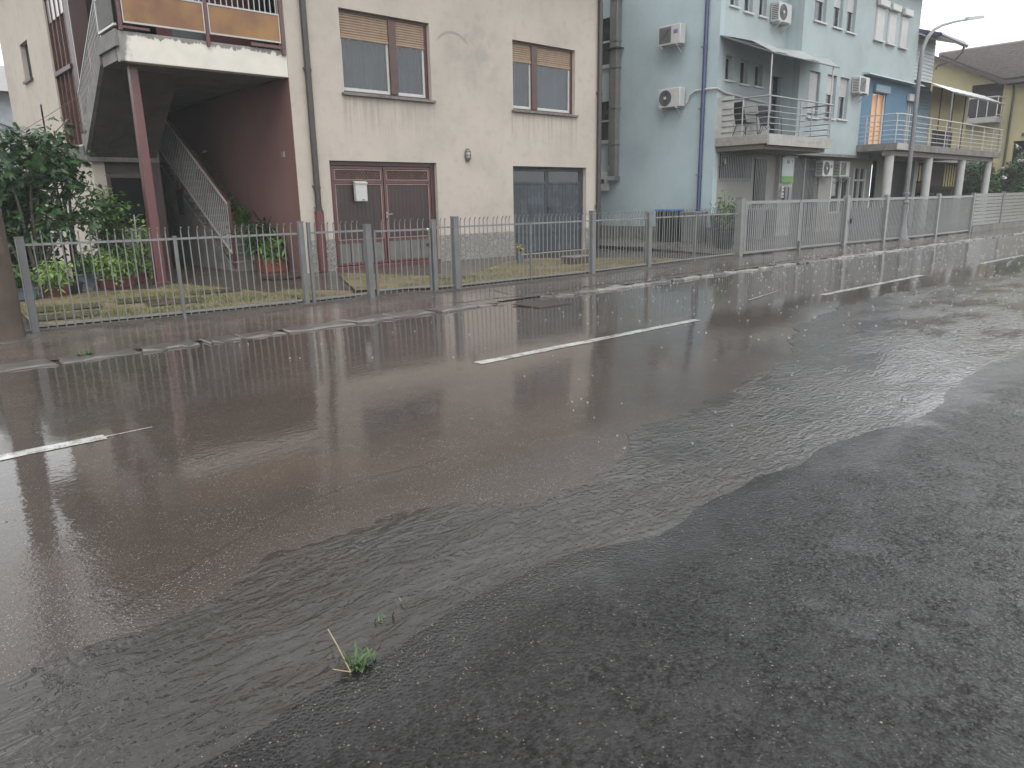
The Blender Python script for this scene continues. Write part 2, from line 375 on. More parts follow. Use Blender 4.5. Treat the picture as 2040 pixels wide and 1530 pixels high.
def struct(name, mb, m, kind='structure', smooth=35):
    o = bpy.data.objects.new(name, mb.mesh(name, m, smooth=smooth)); C.objects.link(o); o['kind'] = kind; return o
def RW(u, v, z=0.): return (u*math.cos(A_R)+v*math.sin(A_R), -u*math.sin(A_R)+v*math.cos(A_R), z)

def leaves(mb, pts, size, rng, droop=.3, asp=.45, up=.4, jitter=.4):
    """one folded pointed leaf of six corners at each point"""
    n = len(pts); pts = np.asarray(pts, float)
    a = rng.uniform(0, 2*math.pi, n); el = rng.normal(up-.5, .5, n)*.9 - droop*.5
    d = np.stack([np.cos(a)*np.cos(el), np.sin(a)*np.cos(el), np.sin(el)], 1)
    sd = np.stack([-np.sin(a), np.cos(a), rng.normal(0, .35, n)], 1); sd /= np.linalg.norm(sd, axis=1)[:, None]
    nn = np.cross(d, sd); L = size*rng.uniform(1-jitter, 1+jitter, n)[:, None]; W = L*asp*.5
    k = len(mb.v)
    V = np.stack([pts, pts+d*L*.35+sd*W-nn*W*.25, pts+d*L*.7+sd*W*.75-nn*W*.3, pts+d*L-nn*L*.12, pts+d*L*.7-sd*W*.75-nn*W*.3, pts+d*L*.35-sd*W-nn*W*.25, pts+d*L*.5+nn*W*.15], 1).reshape(-1, 3)
    mb.v += [tuple(p) for p in V]
    for i in range(n):
        q = k+i*7; mb.f += [(q, q+1, q+6), (q+1, q+2, q+6), (q+2, q+3, q+6), (q+3, q+4, q+6), (q+4, q+5, q+6), (q+5, q, q+6)]
def blob(rng, n, c, r, hollow=.4):
    p = rng.normal(0, 1, (n, 3)); p /= np.linalg.norm(p, axis=1)[:, None]
    rad = rng.uniform(hollow, 1, n)[:, None]**.6
    return np.asarray(c) + p*rad*np.asarray(r)

# ------------------------------------------------------------------ palette
M_cream = cream_stucco()
M_pink = stucco('pink stucco', (.25, .135, .122))
M_blue = stucco('grey blue render', (.58, .70, .73), False)
M_blue2 = stucco('pale blue render', (.53, .615, .625), False)
M_blued = stucco('strong blue render', (.17, .30, .43), False)
M_grey = stucco('grey render', (.42, .41, .38), False)
M_yel = stucco('yellow render', (.62, .55, .32), False)
M_white = mat('white paint', (.72, .72, .70), .45, .08, 6, 80, .05)
M_whitem = mat('white metal', (.66, .65, .62), .35, .1, 8, 80, .03)
M_steel = mat('brushed steel', (.55, .56, .57), .3, .1, 6, 60, .03, metal=.9)
M_galv = mat('galvanised grey paint', (.27, .275, .27), .38, .14, 7, 60, .08, coat=.3)
M_galvd = mat('grey post paint', (.185, .19, .19), .42, .16, 5, 60, .1, coat=.3)
M_oxblood = mat('oxblood painted wood', (.08, .024, .022), .5, .25, 5, 40, .2, coat=.15)
M_redpaint = mat('dull red paint', (.15, .034, .034), .4, .2, 5, 50, .12, coat=.3)
M_brownm = mat('brown sheet metal', (.05, .035, .028), .4, .25, 5, 40, .1, coat=.2)
M_brownw = mat('red brown window wood', (.105, .038, .026), .45, .3, 7, 40, .2, coat=.2)
M_shut = mat('tan roller shutter', (.47, .33, .22), .5, .14, 6, 50, .08, streak=.2)
M_curt = mat('blue grey curtain', (.06, .09, .15), .9, .4, 2.5, 40, .2, streak=.5)
M_curt2 = mat('grey net curtain', (.10, .11, .12), .9, .35, 2.5, 40, .2, streak=.5)
M_dark = mat('dark interior', (.012, .011, .01), .9, .3, 3, 30, 0)
M_conc = mat('rough concrete', (.27, .26, .24), .8, .25, 3, 60, .35, .006, col2=(.17, .165, .15), streak=.35)
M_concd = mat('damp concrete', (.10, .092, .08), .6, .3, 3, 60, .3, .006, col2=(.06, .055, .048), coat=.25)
M_plinth = None
M_door = mat('brown garage boards', (.05, .022, .02), .5, .3, 3, 40, .2, streak=.5, coat=.15)
M_gdoor = mat('weathered blue grey boards', (.065, .08, .092), .6, .3, 4, 40, .2, col2=(.10, .12, .13), streak=.45)
M_black = mat('black plastic', (.015, .015, .016), .4, .2, 6, 60, .03)
M_dgrey = mat('dark grey weave', (.04, .045, .05), .7, .2, 6, 90, .1)
M_glass = glass('window glass')
M_pane = glass('clear pane', (.9, .93, .93))
M_amber = amber()
M_bluep = mat('blue pipe paint', (.035, .06, .17), .35, .15, 6, 50, .05, coat=.4)
M_terra = mat('terracotta plastic', (.30, .075, .045), .5, .25, 6, 50, .1, coat=.2)
M_maroon = mat('maroon plastic', (.12, .025, .022), .45, .2, 6, 50, .05, coat=.3)
M_slate = mat('slate blue plastic', (.16, .19, .23), .5, .2, 6, 50, .05)
M_soil = mat('wet soil', (.02, .013, .009), .8, .4, 20, 90, .6, .01)
M_roof = mat('brown roof tile', (.23, .19, .175), .5, .3, 6, 50, .2, coat=.3)
M_stone = mat('pale kerb stone', (.33, .31, .28), .45, .3, 6, 70, .4, .008, col2=(.17, .16, .14), coat=.5)
M_stoned = mat('dark kerb stone', (.12, .108, .093), .4, .3, 6, 70, .4, .008, coat=.7)
M_iron = mat('cast iron', (.045, .03, .025), .5, .3, 8, 70, .3, coat=.5)
M_line = None
M_pole = mat('weathered timber pole', (.12, .085, .062), .75, .35, 3, 40, .4, .01, streak=.6, col2=(.19, .13, .09))
M_grn = leafmat('grass', (.075, .13, .03), (.26, .21, .10), .6, .3)
M_fig = leafmat('fig leaf', (.022, .06, .018), (.05, .11, .03), .4)
M_figl = leafmat('bright shrub leaf', (.045, .12, .02), (.10, .2, .035), .45)
M_pep = leafmat('pepper plant leaf', (.11, .21, .03), (.20, .30, .06), .5)
M_darkleaf = leafmat('shade leaf', (.02, .05, .015), (.04, .085, .025), .5)
M_bark = mat('bark', (.09, .075, .06), .8, .3, 8, 50, .4)
M_flower = mat('white petals', (.75, .72, .7), .6, .1, 9, 50, 0)
M_blueb = mat('bright blue plastic', (.06, .22, .5), .4, .1, 9, 50, 0)
M_greens = mat('sign green', (.16, .42, .06), .4, .1, 9, 50, 0)
M_ink = mat('dark green ink', (.03, .09, .06), .6, .1, 9, 50, 0)
M_violet = mat('violet sticker', (.25, .22, .5), .5, .1, 9, 50, 0)
M_poly = mat('milky polycarbonate', (.55, .57, .55), .35, .15, 3, 40, .05, streak=.4)
M_ygrn = mat('yellow awning sheet', (.58, .50, .27), .6, .1, 4, 60, .05)
M_orange = emis('lamp lit orange curtain', (.95, .45, .22), .22)

def pebble():
    s = NT('pebbledash'); v = s.geo.outputs['Position']
    n = s.n('ShaderNodeTexVoronoi'); s.l(v, n.inputs[0]); n.inputs['Scale'].default_value = 48
    col = s.ramp(s.sep(n.outputs['Color'])[0], [(0, (.1, .095, .085)), (.5, (.2, .185, .165)), (1, (.33, .31, .28))])
    s.l(col, s.p.inputs['Base Color']); s.p.inputs['Roughness'].default_value = .6
    s.l(s.bump(s.math('MULTIPLY', n.outputs['Distance'], -1.0), 1, .02), s.p.inputs['Normal']); return s.m
M_plinth = pebble()
def linepaint():
    s = NT('worn road paint'); v = s.geo.outputs['Position']
    n = s.noise(v, 9, 6, .7); f = s.noise(v, 110, 3)
    col = s.mix(s.step(s.math('ADD', s.math('MULTIPLY', n, .6), s.math('MULTIPLY', f, .4)), .46, .6), (.36, .36, .34), (.08, .072, .062))
    s.l(col, s.p.inputs['Base Color']); s.p.inputs['Roughness'].default_value = .5
    s.p.inputs['Coat Weight'].default_value = .8; s.p.inputs['Coat Roughness'].default_value = .1; s.p.inputs['Coat IOR'].default_value = 1.34
    s.l(s.bump(f, .3, .004), s.p.inputs['Normal']); return s.m
M_line = linepaint()
M_road = road_mat(); M_water = water_mat(); M_shoulder = shoulder_mat()
M_walk = shoulder_mat('wet footway asphalt', (.075, .058, .048), .8, .85, 1.0)
M_yard = shoulder_mat('wet yard concrete', (.062, .052, .042), .8, .6, .9)
M_yardb = shoulder_mat('wet paved yard', (.12, .11, .10), .8, .4, .9)
M_mud = shoulder_mat('wet earth', (.15, .12, .072), .8, .2, .2)

# ------------------------------------------------------------------ ground
g = MB(); g.quad((-300, -300, -.06), (500, -300, -.06), (500, 500, -.06), (-300, 500, -.06)); struct('ground', g, M_mud)
def sheet(name, pts, m): b_ = MB(); b_.add(pts, [tuple(range(len(pts)))]); return struct(name, b_, m)
def zr(v):      # cross-fall: crown near the painted line, gutters either side
    P = [(0, 0), (2.1, 0), (2.6, .021), (3.2, .044), (4.2, .068), (5.0, .08), (5.4, .083), (5.8, .08), (7.0, .062), (8.6, .03), (20, .03)]
    for (a, b), (c, d) in zip(P[:-1], P[1:]):
        if v <= c: return b+(d-b)*(v-a)/(c-a)
    return .03
g = MB(); vv = [.3, 1.2, 2.1, 2.5, 3, 3.6, 4.2, 4.6, 5.0, 5.2, 5.4, 5.6, 5.8, 6.4, 7.0, 7.8, 8.6, 8.95]
g.add([RW(u, v, zr(v)) for v in vv for u in (-60, 160)], [(2*i, 2*i+1, 2*i+3, 2*i+2) for i in range(len(vv)-1)]); struct('road', g, M_road)
# near shoulder with an irregular waterline, a few centimetres proud of the gutter
edge = [(-60, 2.1), (-8, 2.0), (-2, 1.9), (.3, 1.98), (.6, 1.99), (.85, 2.07), (1.1, 2.06), (1.3, 2.12), (1.5, 2.2), (1.75, 2.24), (2.0, 2.28), (2.2, 2.22),
        (2.5, 2.06), (2.8, 2.01), (3.2, 2.1), (3.6, 2.09), (4.1, 2.04), (4.6, 2.09), (5.2, 1.98), (5.75, 1.9), (6.2, 1.97), (6.8, 2.1), (7.6, 2.16), (8.4, 2.15), (9.1, 2.22), (10, 2.1), (12, 2.2), (16, 2.1), (24, 2.2), (60, 2.1), (160, 2.1)]
rng = np.random.default_rng(3)
ed = []
for (u0, v0), (u1, v1) in zip(edge[:-1], edge[1:]):
    n = max(1, int((u1-u0)/.07)) if -2 <= u0 < 16 else 1
    for i in range(n):
        t = i/n; u = u0+(u1-u0)*t
        ed.append((u, v0+(v1-v0)*t + (.018*math.sin(u*9)+.012*math.sin(u*23+1)+rng.normal(0, .009) if n > 1 else 0)))
ed.append(edge[-1])
for _ in range(3): ed = [ed[0]]+[(b[0], (a[1]+b[1]*2+c[1])/4) if -2 < b[0] < 16 else b for a, b, c in zip(ed, ed[1:], ed[2:])]+[ed[-1]]
ed = [(u, v+(rng.normal(0, .006) if -2 < u < 16 else 0)) for u, v in ed]
g = MB(); n = len(ed)
vs = [RW(u, v, .0045) for u, v in ed] + [RW(u, v-.10, .0085) for u, v in ed] + [RW(u, v-.45, .026) for u, v in ed] + [RW(u, -2, .06) for u, v in ed] + [RW(u, -14, .02) for u, v in ed]
g.add(vs, [(r*n+i, r*n+i+1, (r+1)*n+i+1, (r+1)*n+i) for r in range(4) for i in range(n-1)]); struct('road_shoulder', g, M_shoulder)
# the running water in the near gutter, widening to a flood at the right
far_e = [(-60, 2.6), (-2, 2.75), (.3, 2.8), (.8, 2.86), (1.2, 3.02), (1.7, 3.05), (2.1, 2.95), (2.45, 2.72), (2.9, 2.66), (3.3, 2.8), (3.7, 3.05), (4.1, 3.12), (4.6, 3.1), (5.1, 3.22), (5.8, 3.35),
         (6.6, 3.5), (7.4, 3.9), (8.2, 4.3), (9.3, 4.5), (10.6, 4.7), (12, 4.75), (14, 4.6), (17, 4.2), (24, 3.6), (60, 3.2), (160, 3)]
fe = []
for (u0, v0), (u1, v1) in zip(far_e[:-1], far_e[1:]):
    n = max(1, int((u1-u0)/.06)) if -2 <= u0 < 16 else 1
    for i in range(n):
        t = i/n; u = u0+(u1-u0)*t
        fe.append((u, v0+(v1-v0)*t + (.03*math.sin(u*7)+.02*math.sin(u*17+2)+rng.normal(0, .014) if n > 1 else 0)))
fe.append(far_e[-1])
g = MB(); nf = len(fe); K = 9
g.add([RW(u, 1.6+(v-1.6)*q/K, zr(1.6+(v-1.6)*q/K)+.004) for q in range(K, -1, -1) for u, v in fe], [(q*nf+i, q*nf+i+1, (q+1)*nf+i+1, (q+1)*nf+i) for q in range(K) for i in range(nf-1)])
struct('water', g, M_water)
# footway, fence line strip, yards
sheet('pavement', [RW(-60, 8.85, .044), RW(160, 8.85, .044), RW(160, 12.2, .044), RW(-60, 12.2, .044)], M_walk)
FL = [(-8, 11.4), (1.5, 11.12), (5.33, 10.66), (6.48, 10.66), (8.11, 10.38), (9.92, 10.34), (11.6, 10.25), (13.56, 10.30), (17.6, 10.46)]
FR = [(17.6, 10.46), (20.66, 10.36), (23.25, 10.17), (25.96, 9.88), (29.8, 9.66), (33.3, 9.62), (36.9, 9.6), (41.2, 9.6), (60, 9.2)]
g = MB(); n = len(FL); g.add([(x, y, .055) for x, y in FL] + [(x, 60, .075) for x, y in FL], [(i, i+1, n+i+1, n+i) for i in range(n-1)]); struct('garden_ground', g, M_yard)
g = MB(); n = len(FR); g.add([(x, y, .055) for x, y in FR] + [(x, y+3.2, .17) for x, y in FR] + [(x, 70, .2) for x, y in FR], [(r*n+i, r*n+i+1, (r+1)*n+i+1, (r+1)*n+i) for r in range(2) for i in range(n-1)]); struct('paved_yard', g, M_yardb)
g = MB()
for L_ in (FL,):
    for (x0, y0), (x1, y1) in zip(L_[:-1], L_[1:]): g.bar((x0, y0, .045), (x1, y1, .045), .16, .05)
struct('fence_footing', g, M_concd)
g = MB()
for u0, u1 in ((-9.5, -5.4), (-2.9, 1.05), (4.45, 8.2), (11.65, 15.75), (19.1, 22.9), (26.5, 30.3), (34, 38)):
    k = 26; vs = []; v0 = 5.33
    for i in range(k+1):
        u = (u0+(u1-u0)*i/k)*.949; vs += [RW(u, v0+rng.normal(0, .004), zr(v0)+.004), RW(u, v0+.12+rng.normal(0, .004), zr(v0+.12)+.004)]
    g.add(vs, [(2*i, 2*i+2, 2*i+3, 2*i+1) for i in range(k)])
for (p, q) in (((10.4, 5.93), (11.8, 6.18)), ((18.9, 5.2), (20.5, 4.95)), ((.95, 5.62), (1.5, 5.63))):
    a0, b0 = Vector((p[0]*.955, p[1]*.955, .0855)), Vector((q[0]*.955, q[1]*.955, .0855)); nn = Vector((-(b0-a0).y, (b0-a0).x, 0)).normalized()*.016
    g.quad(a0-nn, b0-nn*.4, b0+nn*.4, a0+nn)
struct('road_marking', g, M_line)
M_crack = mat('crack shadow', (.008, .007, .006), .7, .3, 20, 60, 0)
def crack(pts, wd, z, jag=.03, name='road_crack'):
    g = MB(); P = []
    for (x0, y0), (x1, y1) in zip(pts[:-1], pts[1:]):
        k = max(2, int(math.hypot(x1-x0, y1-y0)/.06))
        for i in range(k): P.append((x0+(x1-x0)*i/k+rng.normal(0, jag*.5), y0+(y1-y0)*i/k+rng.normal(0, jag*.5)))
    P.append(pts[-1]); vs = []
    for i, (x, y) in enumerate(P):
        if z < .02: z_ = zr(x*math.sin(A_R)+y*math.cos(A_R))+z
        else: z_ = z
        a0 = P[max(0, i-1)]; b0 = P[min(len(P)-1, i+1)]; dx, dy = b0[0]-a0[0], b0[1]-a0[1]; L = math.hypot(dx, dy) or 1
        q = wd*.5*rng.uniform(.35, 1.2)*(1 if 0 < i < len(P)-1 else .2); vs += [(x-dy/L*q, y+dx/L*q, z_), (x+dy/L*q, y-dx/L*q, z_)]
    g.add(vs, [(2*i, 2*i+1, 2*i+3, 2*i+2) for i in range(len(P)-1)]); struct(name, g, M_crack)
crack([(.55, 3.0), (1.0, 3.2), (1.5, 3.42), (2.0, 3.5), (2.6, 3.45)], .0045, .003, .012)
crack([(1.5, 4.3), (2.4, 4.35), (3.2, 4.6)], .004, .003, .012)
crack([(8.5, 9.95), (8.3, 9.2), (8.35, 8.75)], .035, .047, .03, 'pavement_crack')
crack([(6.6, 9.25), (7.2, 9.0), (7.9, 8.95), (8.3, 8.85)], .035, .047, .03, 'pavement_crack')
crack([(8.5, 8.98), (10.5, 8.9), (13, 8.95), (16, 8.8), (20, 8.7), (26, 8.45)], .05, .047, .06, 'pavement_crack')

# kerb: broken stones, each its own piece
kerb = bpy.data.objects.new('kerb', None); C.objects.link(kerb); kerb['kind'] = 'structure'
def stone(u0, u1, v0, v1, z, m):
    k = 5; b_ = MB(); top = []; bot = []
    pr_ = [(u0+(u1-u0)*i/k, v0) for i in range(k+1)] + [(u1-(u1-u0)*i/k, v1) for i in range(k+1)]
    P = [(u+rng.normal(0, .02), v+rng.normal(0, .03)) for u, v in pr_]
    cu = (u0+u1)/2; cv = (v0+v1)/2; tz = z+rng.uniform(-.008, .01)
    vs = [RW(u, v, -.02) for u, v in P] + [RW(u, v, tz-.014) for u, v in P] + [RW(cu+(u-cu)*.95, cv+(v-cv)*.84, tz+rng.normal(0, .007)) for u, v in P]
    n = len(P); vs.append(RW(cu, cv, tz+.004))
    fs = [(r*n+i, r*n+(i+1) % n, (r+1)*n+(i+1) % n, (r+1)*n+i) for r in range(2) for i in range(n)] + [(2*n+i, 2*n+(i+1) % n, 3*n) for i in range(n)]
    b_.add(vs, fs); part('kerb_stone', b_, m, kerb, smooth=0)
us = [-3.0, -2.2, -1.3, -.4, .5, 1.3, 2.1, 2.75, 3.2, 3.78, 4.7, 5.32, 6.05, 6.8, 7.3]
for a0, b0 in zip(us[:-1], us[1:]): stone(a0+.03, b0-.03, 8.62, 8.98, .055, M_stoned)
u = 8.25
while u < 46:
    L = rng.uniform(.3, .95)
    stone(u+.02, u+L-.03, 8.52+rng.uniform(0, .04), 8.72+rng.uniform(-.05, .05), .06, M_stone if rng.random() < .6 else M_stoned); u += L
# drain
t = thing('storm_drain', 'rusty slotted drain grate sunk in the road by the broken kerb', 'drain', (7.78, 7.88, .05))
b_ = MB()
for (x0, x1, y0, y1) in ((-.33, .33, -.3, -.26), (-.33, .33, .26, .3), (-.33, -.29, -.26, .26), (.29, .33, -.26, .26)): b_.box(x0, x1, y0, y1, .0, .014)
part('frame', b_, M_iron, t, local=True)
for i in range(7): b_ = MB().box(-.26+i*.08, -.225+i*.08, -.26, .26, .006, .016); part('bar', b_, mat('wet rusty bar', (.14, .10, .085), .4, coat=.6), t, local=True)
b_ = MB().box(-.29, .29, -.26, .26, .002, .0035); part('pit', b_, M_crack, t, local=True)

# ------------------------------------------------------------------ cream house
HX0, HX1, HY = 7.78, 17.87, 15.5
hs_ = thing('cream_house', 'cream rendered house with outside stair, brown shutters and two garage doors', 'house', (12, HY, .06))
W1 = (9.09, 11.54, 4.02, 5.76); W2 = (14.27, 16.72, 3.98, 5.73); G1 = (8.59, 11.6, .06, 2.53); G2 = (14.22, 17.24, .06, 2.5)
b_ = MB().wall('x', HX0, HX1, .04, 8.2, HY, HY+.3, (W1, W2, G1, G2)); part('front_wall', b_, M_cream, hs_)
b_ = MB().box(HX1-.3, HX1-.001, HY+.301, 27, .04, 8.2); part('side_wall', b_, M_cream, hs_)
b_ = MB().box(4.61, HX1-.3, 26.7, 27, .04, 8.2); part('rear_wall', b_, M_cream, hs_)
# pebbledash plinth pieces
for x0, x1, h in ((HX0+.1, 8.585, .78), (11.606, 14.21, .74), (17.246, HX1+.01, .72)): part('plinth', MB().box(x0, x1, HY-.022, HY+.1, .04, h), M_plinth, hs_, bevel=.006)
# interior darkness behind openings
b_ = MB().box(8.3, 17.5, HY+.75, HY+.8, .06, 7.9); part('interior_wall', b_, M_dark, hs_)

def window(parent, W, X, zs_top, yf=HY+.14, curt=M_curt, curt2=M_curt2):
    x0, x1, z0, z1 = W; b_ = MB(); y = yf
    xm0, xm1 = X
    b_.box(x0, x0+.06, y-.03, y+.06, z0, z1).box(x1-.09, x1, y-.03, y+.06, z0, z1).box(x0+.06, x1-.09, y-.03, y+.06, z1-.06, z1).box(x0+.06, x1-.09, y-.03, y+.06, z0, z0+.05)
    b_.box(xm0, xm1, y-.06, y+.06, z0+.05, z1-.06)
    w_ = part('window', b_, M_brownw, parent, bevel=.008)
    part('sill', MB().box(x0-.06, x1+.07, HY-.09, y-.03, z0-.075, z0-.01), M_conc, w_, bevel=.012)
    for (a0, b0, cm) in ((x0+.06, xm0, curt2), (xm1, x1-.09, curt)):
        s_ = MB(); q = .035
        s_.box(a0, a0+q, y, y+.04, z0+.05, zs_top).box(b0-q-.02, b0, y, y+.04, z0+.05, zs_top).box(a0+q, b0-q-.02, y, y+.04, z0+.05, z0+.12).box(a0+q, b0-q-.02, y, y+.04, zs_top-.03, zs_top)
        part('sash', s_, M_white, w_)
        part('pane', MB().box(a0+q, b0-q-.02, y+.018, y+.022, z0+.12, zs_top-.03), M_glass, w_)
        cv = MB(); k = 40; vs = []
        for i in range(k+1):
            xx = a0+(b0-a0)*i/k; yy = y+.14+.025*math.sin(i*1.3)+.01*math.sin(i*3.1); vs += [(xx, yy, z0+.02), (xx, yy, z1)]
        cv.add(vs, [(2*i, 2*i+2, 2*i+3, 2*i+1) for i in range(k)]); part('curtain', cv, cm, w_)
        part('shutter_bar', MB().box(a0, b0, y-.035, y-.01, zs_top-.02, zs_top+.02), M_shut, w_)
        z = zs_top+.022; i = 0
        while z < z1-.06:
            zt = min(z+.052, z1-.06); sl = MB().prism([(y-.01, z), (y-.022, z+.012), (y-.022, zt-.010), (y-.01, zt-.002)], 'x', a0, b0)
            part('slat', sl, M_shut, w_, smooth=0); z += .054; i += 1
    return w_
window(hs_, W1, (10.42, 10.62), 5.2)
window(hs_, W2, (15.06, 15.27), 5.24, curt2=mat('mauve curtain', (.08, .075, .09), .9, .3, 3, 40, .1, streak=.4))

# brown garage door
x0, x1, z0, z1 = G1; y = HY+.12
b_ = MB().box(x0, x0+.09, y-.02, y+.07, z0, z1).box(x1-.12, x1, y-.02, y+.07, z0, z1).box(x0+.09, x1-.12, y-.02, y+.07, z1-.1, z1)
gd = part('garage_door', b_, M_oxblood, hs_, bevel=.006)
xm = (x0+x1)/2-.02
for a0, b0 in ((x0+.1, xm-.012), (xm+.012, x1-.13)):
    b_ = MB(); q = .06
    for (p, r, s1, e1) in ((a0, a0+q, z0+.08, z1-.11), (b0-q, b0, z0+.08, z1-.11)): b_.box(p, r, y, y+.05, s1, e1)
    for zz in (z0+.08, .66, 2.03, z1-.17): b_.box(a0+q, b0-q, y, y+.05, zz, zz+.06)
    part('leaf_frame', b_, mat('red brown leaf frame', (.14, .045, .04), .5, .25, 5, 50, .12, coat=.2), gd, bevel=.004)
    # pinkish glazing beads
    b_ = MB()
    for zz0, zz1 in ((.73, 2.02), (2.1, z1-.18)):
        b_.box(a0+q, a0+q+.02, y-.008, y+.02, zz0, zz1).box(b0-q-.02, b0-q, y-.008, y+.02, zz0, zz1).box(a0+q+.02, b0-q-.02, y-.008, y+.02, zz1-.02, zz1).box(a0+q+.02, b0-q-.02, y-.008, y+.02, zz0, zz0+.02)
    part('bead', b_, mat('faded pink paint', (.42, .27, .24), .5, .2), gd)
    k = 11; wd = (b0-a0-2*q-.04)/k
    for i in range(k): part('board', MB().box(a0+q+.02+i*wd+.002, a0+q+.02+(i+1)*wd-.002, y+.022, y+.036, .76, 2.0), M_door, gd)
    part('lattice_backing', MB().box(a0+q, b0-q, y+.03, y+.034, 2.1, z1-.18), mat('tan mesh screen', (.20, .12, .085), .8, .3), gd)
    b_ = MB(); s_ = .085; X = a0+q
    while X < b0-q+.3:
        for sg in (1, -1):
            p = [X, 2.11]; h = z1-.19-2.11
            xa, xb = (X-h*.9, X) if sg > 0 else (X, X-h*.9)
            # clip to the panel
            pts_ = []
            for t_ in np.linspace(0, 1, 12): 
                xx = xa+(xb-xa)*t_; 
                if a0+q <= xx <= b0-q: pts_.append((xx, y+.02, 2.11+h*t_))
            if len(pts_) > 1: b_.bar(pts_[0], pts_[-1], .018, .012)
        X += s_
    part('lattice', b_, M_brownw, gd)
    for i in range(4):
        wv = (b0-a0-2*q)/4; part('panel', MB().box(a0+q+i*wv+.012, a0+q+(i+1)*wv-.012, y+.01, y+.03, .15, .655), mat('pale grey board', (.19, .18, .17), .5, .2, streak=.4), gd)
part('step', MB().box(x0, x1, HY-.02, HY+.12, .05, .13), M_redpaint, gd, bevel=.01)
b_ = MB().tube([(xm+.04, y-.01, 1.3), (xm+.04, y-.06, 1.3), (xm+.16, y-.065, 1.31)], .012, 6).box(xm+.02, xm+.06, y-.012, y, 1.22, 1.36)
part('handle', b_, M_steel, gd)
# mailbox
t = thing('mailbox', 'white metal mailbox hung on the brown garage door', 'mailbox', (9.38, HY+.1, 1.62))
b_ = MB().box(-.155, .155, -.10, .0, 0, .42); part('body', b_, M_white, t, local=True, bevel=.012)
part('lid', MB().prism([(-.125, .40), (-.125, .425), (-.04, .46), (.0, .46), (.0, .422), (-.10, .422)], 'x', -.165, .165), M_white, t, local=True, bevel=.004)
part('lock', MB().lathe([(.012, 0), (.012, .01), (.006, .012)], n=10), M_steel, t, local=True).rotation_euler = (R(90), 0, 0)
t.children[-1].location = (-.1, -.102, .22)
part('nameplate', MB().box(.0, .07, -.104, -.101, .02, .05), mat('grey tag', (.2, .2, .2)), t, local=True)
# grey-blue garage door
x0, x1, z0, z1 = G2; y = HY+.15
b_ = MB().box(x0, x0+.05, y-.02, y+.07, z0, z1).box(x1-.06, x1, y-.02, y+.07, z0, z1).box(x0+.05, x1-.06, y-.02, y+.07, z1-.05, z1)
gd = part('garage_door', b_, M_gdoor, hs_, 'weathered blue grey double garage door', bevel=.006); xm = (x0+x1)/2-.03
for a0, b0 in ((x0+.06, xm-.01), (xm+.01, x1-.07)):
    b_ = MB(); q = .07
    for p, r in ((a0, a0+q), (b0-q, b0)): b_.box(p, r, y, y+.05, z0+.03, z1-.06)
    for zz in (z0+.03, .62, 2.02, z1-.13): b_.box(a0+q, b0-q, y, y+.05, zz, zz+.07)
    part('leaf_frame', b_, M_gdoor, gd, bevel=.005)
    k = 9; wd = (b0-a0-2*q)/k
    for i in range(k):
        for zz0, zz1 in ((z0+.1, .62), (.69, 2.02)): part('board', MB().box(a0+q+i*wd+.003, a0+q+(i+1)*wd-.003, y+.018, y+.034, zz0, zz1), M_gdoor, gd)
    part('pane', MB().box(a0+q, b0-q, y+.02, y+.026, 2.09, z1-.13), glass('dusty glass', (.45, .42, .38), .12), gd)
b_ = MB().tube([(xm+.03, y-.01, 1.33), (xm+.03, y-.05, 1.33), (xm+.15, y-.055, 1.3)], .011, 6).box(xm+.015, xm+.05, y-.012, y, 1.2, 1.38); part('handle', b_, M_black, gd)
# bulkhead lamp
t = thing('bulkhead_lamp', 'caged oval wall lamp between the two garage doors', 'lamp', (12.6, HY, 2.74))
b_ = MB().lathe([(.085, 0), (.1, .02), (.09, .05)], n=20); o = part('base', b_, mat('grey cast lamp body', (.22, .2, .18), .5), t, local=True); o.rotation_euler = (R(90), 0, 0); o.scale = (1, 1.75, 1)
b_ = MB().lathe([(.075, .05), (.072, .09), (.05, .125), (.01, .135)], n=20); o = part('glass_dome', b_, mat('milky lamp glass', (.5, .48, .44), .2, .1, coat=.5), t, local=True); o.rotation_euler = (R(90), 0, 0); o.scale = (1, 1.75, 1)
for k in range(3):
    zz = -.09+k*.09; r_ = .085*math.sqrt(max(.1, 1-(zz/.17)**2))
    part('cage_bar', MB().tube([(r_*math.cos(a_), -.05-.09*math.sin(a_), zz) for a_ in np.linspace(0, math.pi, 9)], .006, 5), M_brownm, t, local=True)
part('cage_bar', MB().tube([(0, -.05-.095*math.sin(a_), .165*math.cos(a_)) for a_ in np.linspace(0, math.pi, 11)], .006, 5), M_brownm, t, local=True)
# downpipes
def downpipe(name, label, X, Y, z0, z1, r, m, brk=(), shoe=None, extra=None):
    t = thing(name, label, 'downpipe', (X, Y, z0))
    part('pipe', MB().tube([(X, Y, z0), (X, Y, z1)], r, 14), m, t)
    for z in brk:
        part('collar', MB().tube([(X, Y, z), (X, Y, z+.05)], r*1.18, 14), m, t)
        part('clip', MB().box(X-r*1.3, X+r*1.3, Y, Y+r+.05, z+.06, z+.085), M_galvd, t)
    if shoe: part('shoe', MB().tube([(X, Y, z0+.02), (X, Y, shoe)], r*1.5, 14), extra, t, 'dull red cast iron lower pipe').location = (.0, 0, 0)
    return t
downpipe('downpipe', 'dark brown downpipe left of the brown garage door, red at its foot', 8.2, HY-.07, .06, 8.0, .068, M_brownm, (1.9, 4.35, 1.42), 1.42, M_redpaint)
downpipe('downpipe', 'dark brown downpipe on the right corner of the cream house', 17.72, HY-.08, .06, 8.0, .07, M_brownm, (1.3, 4.6))

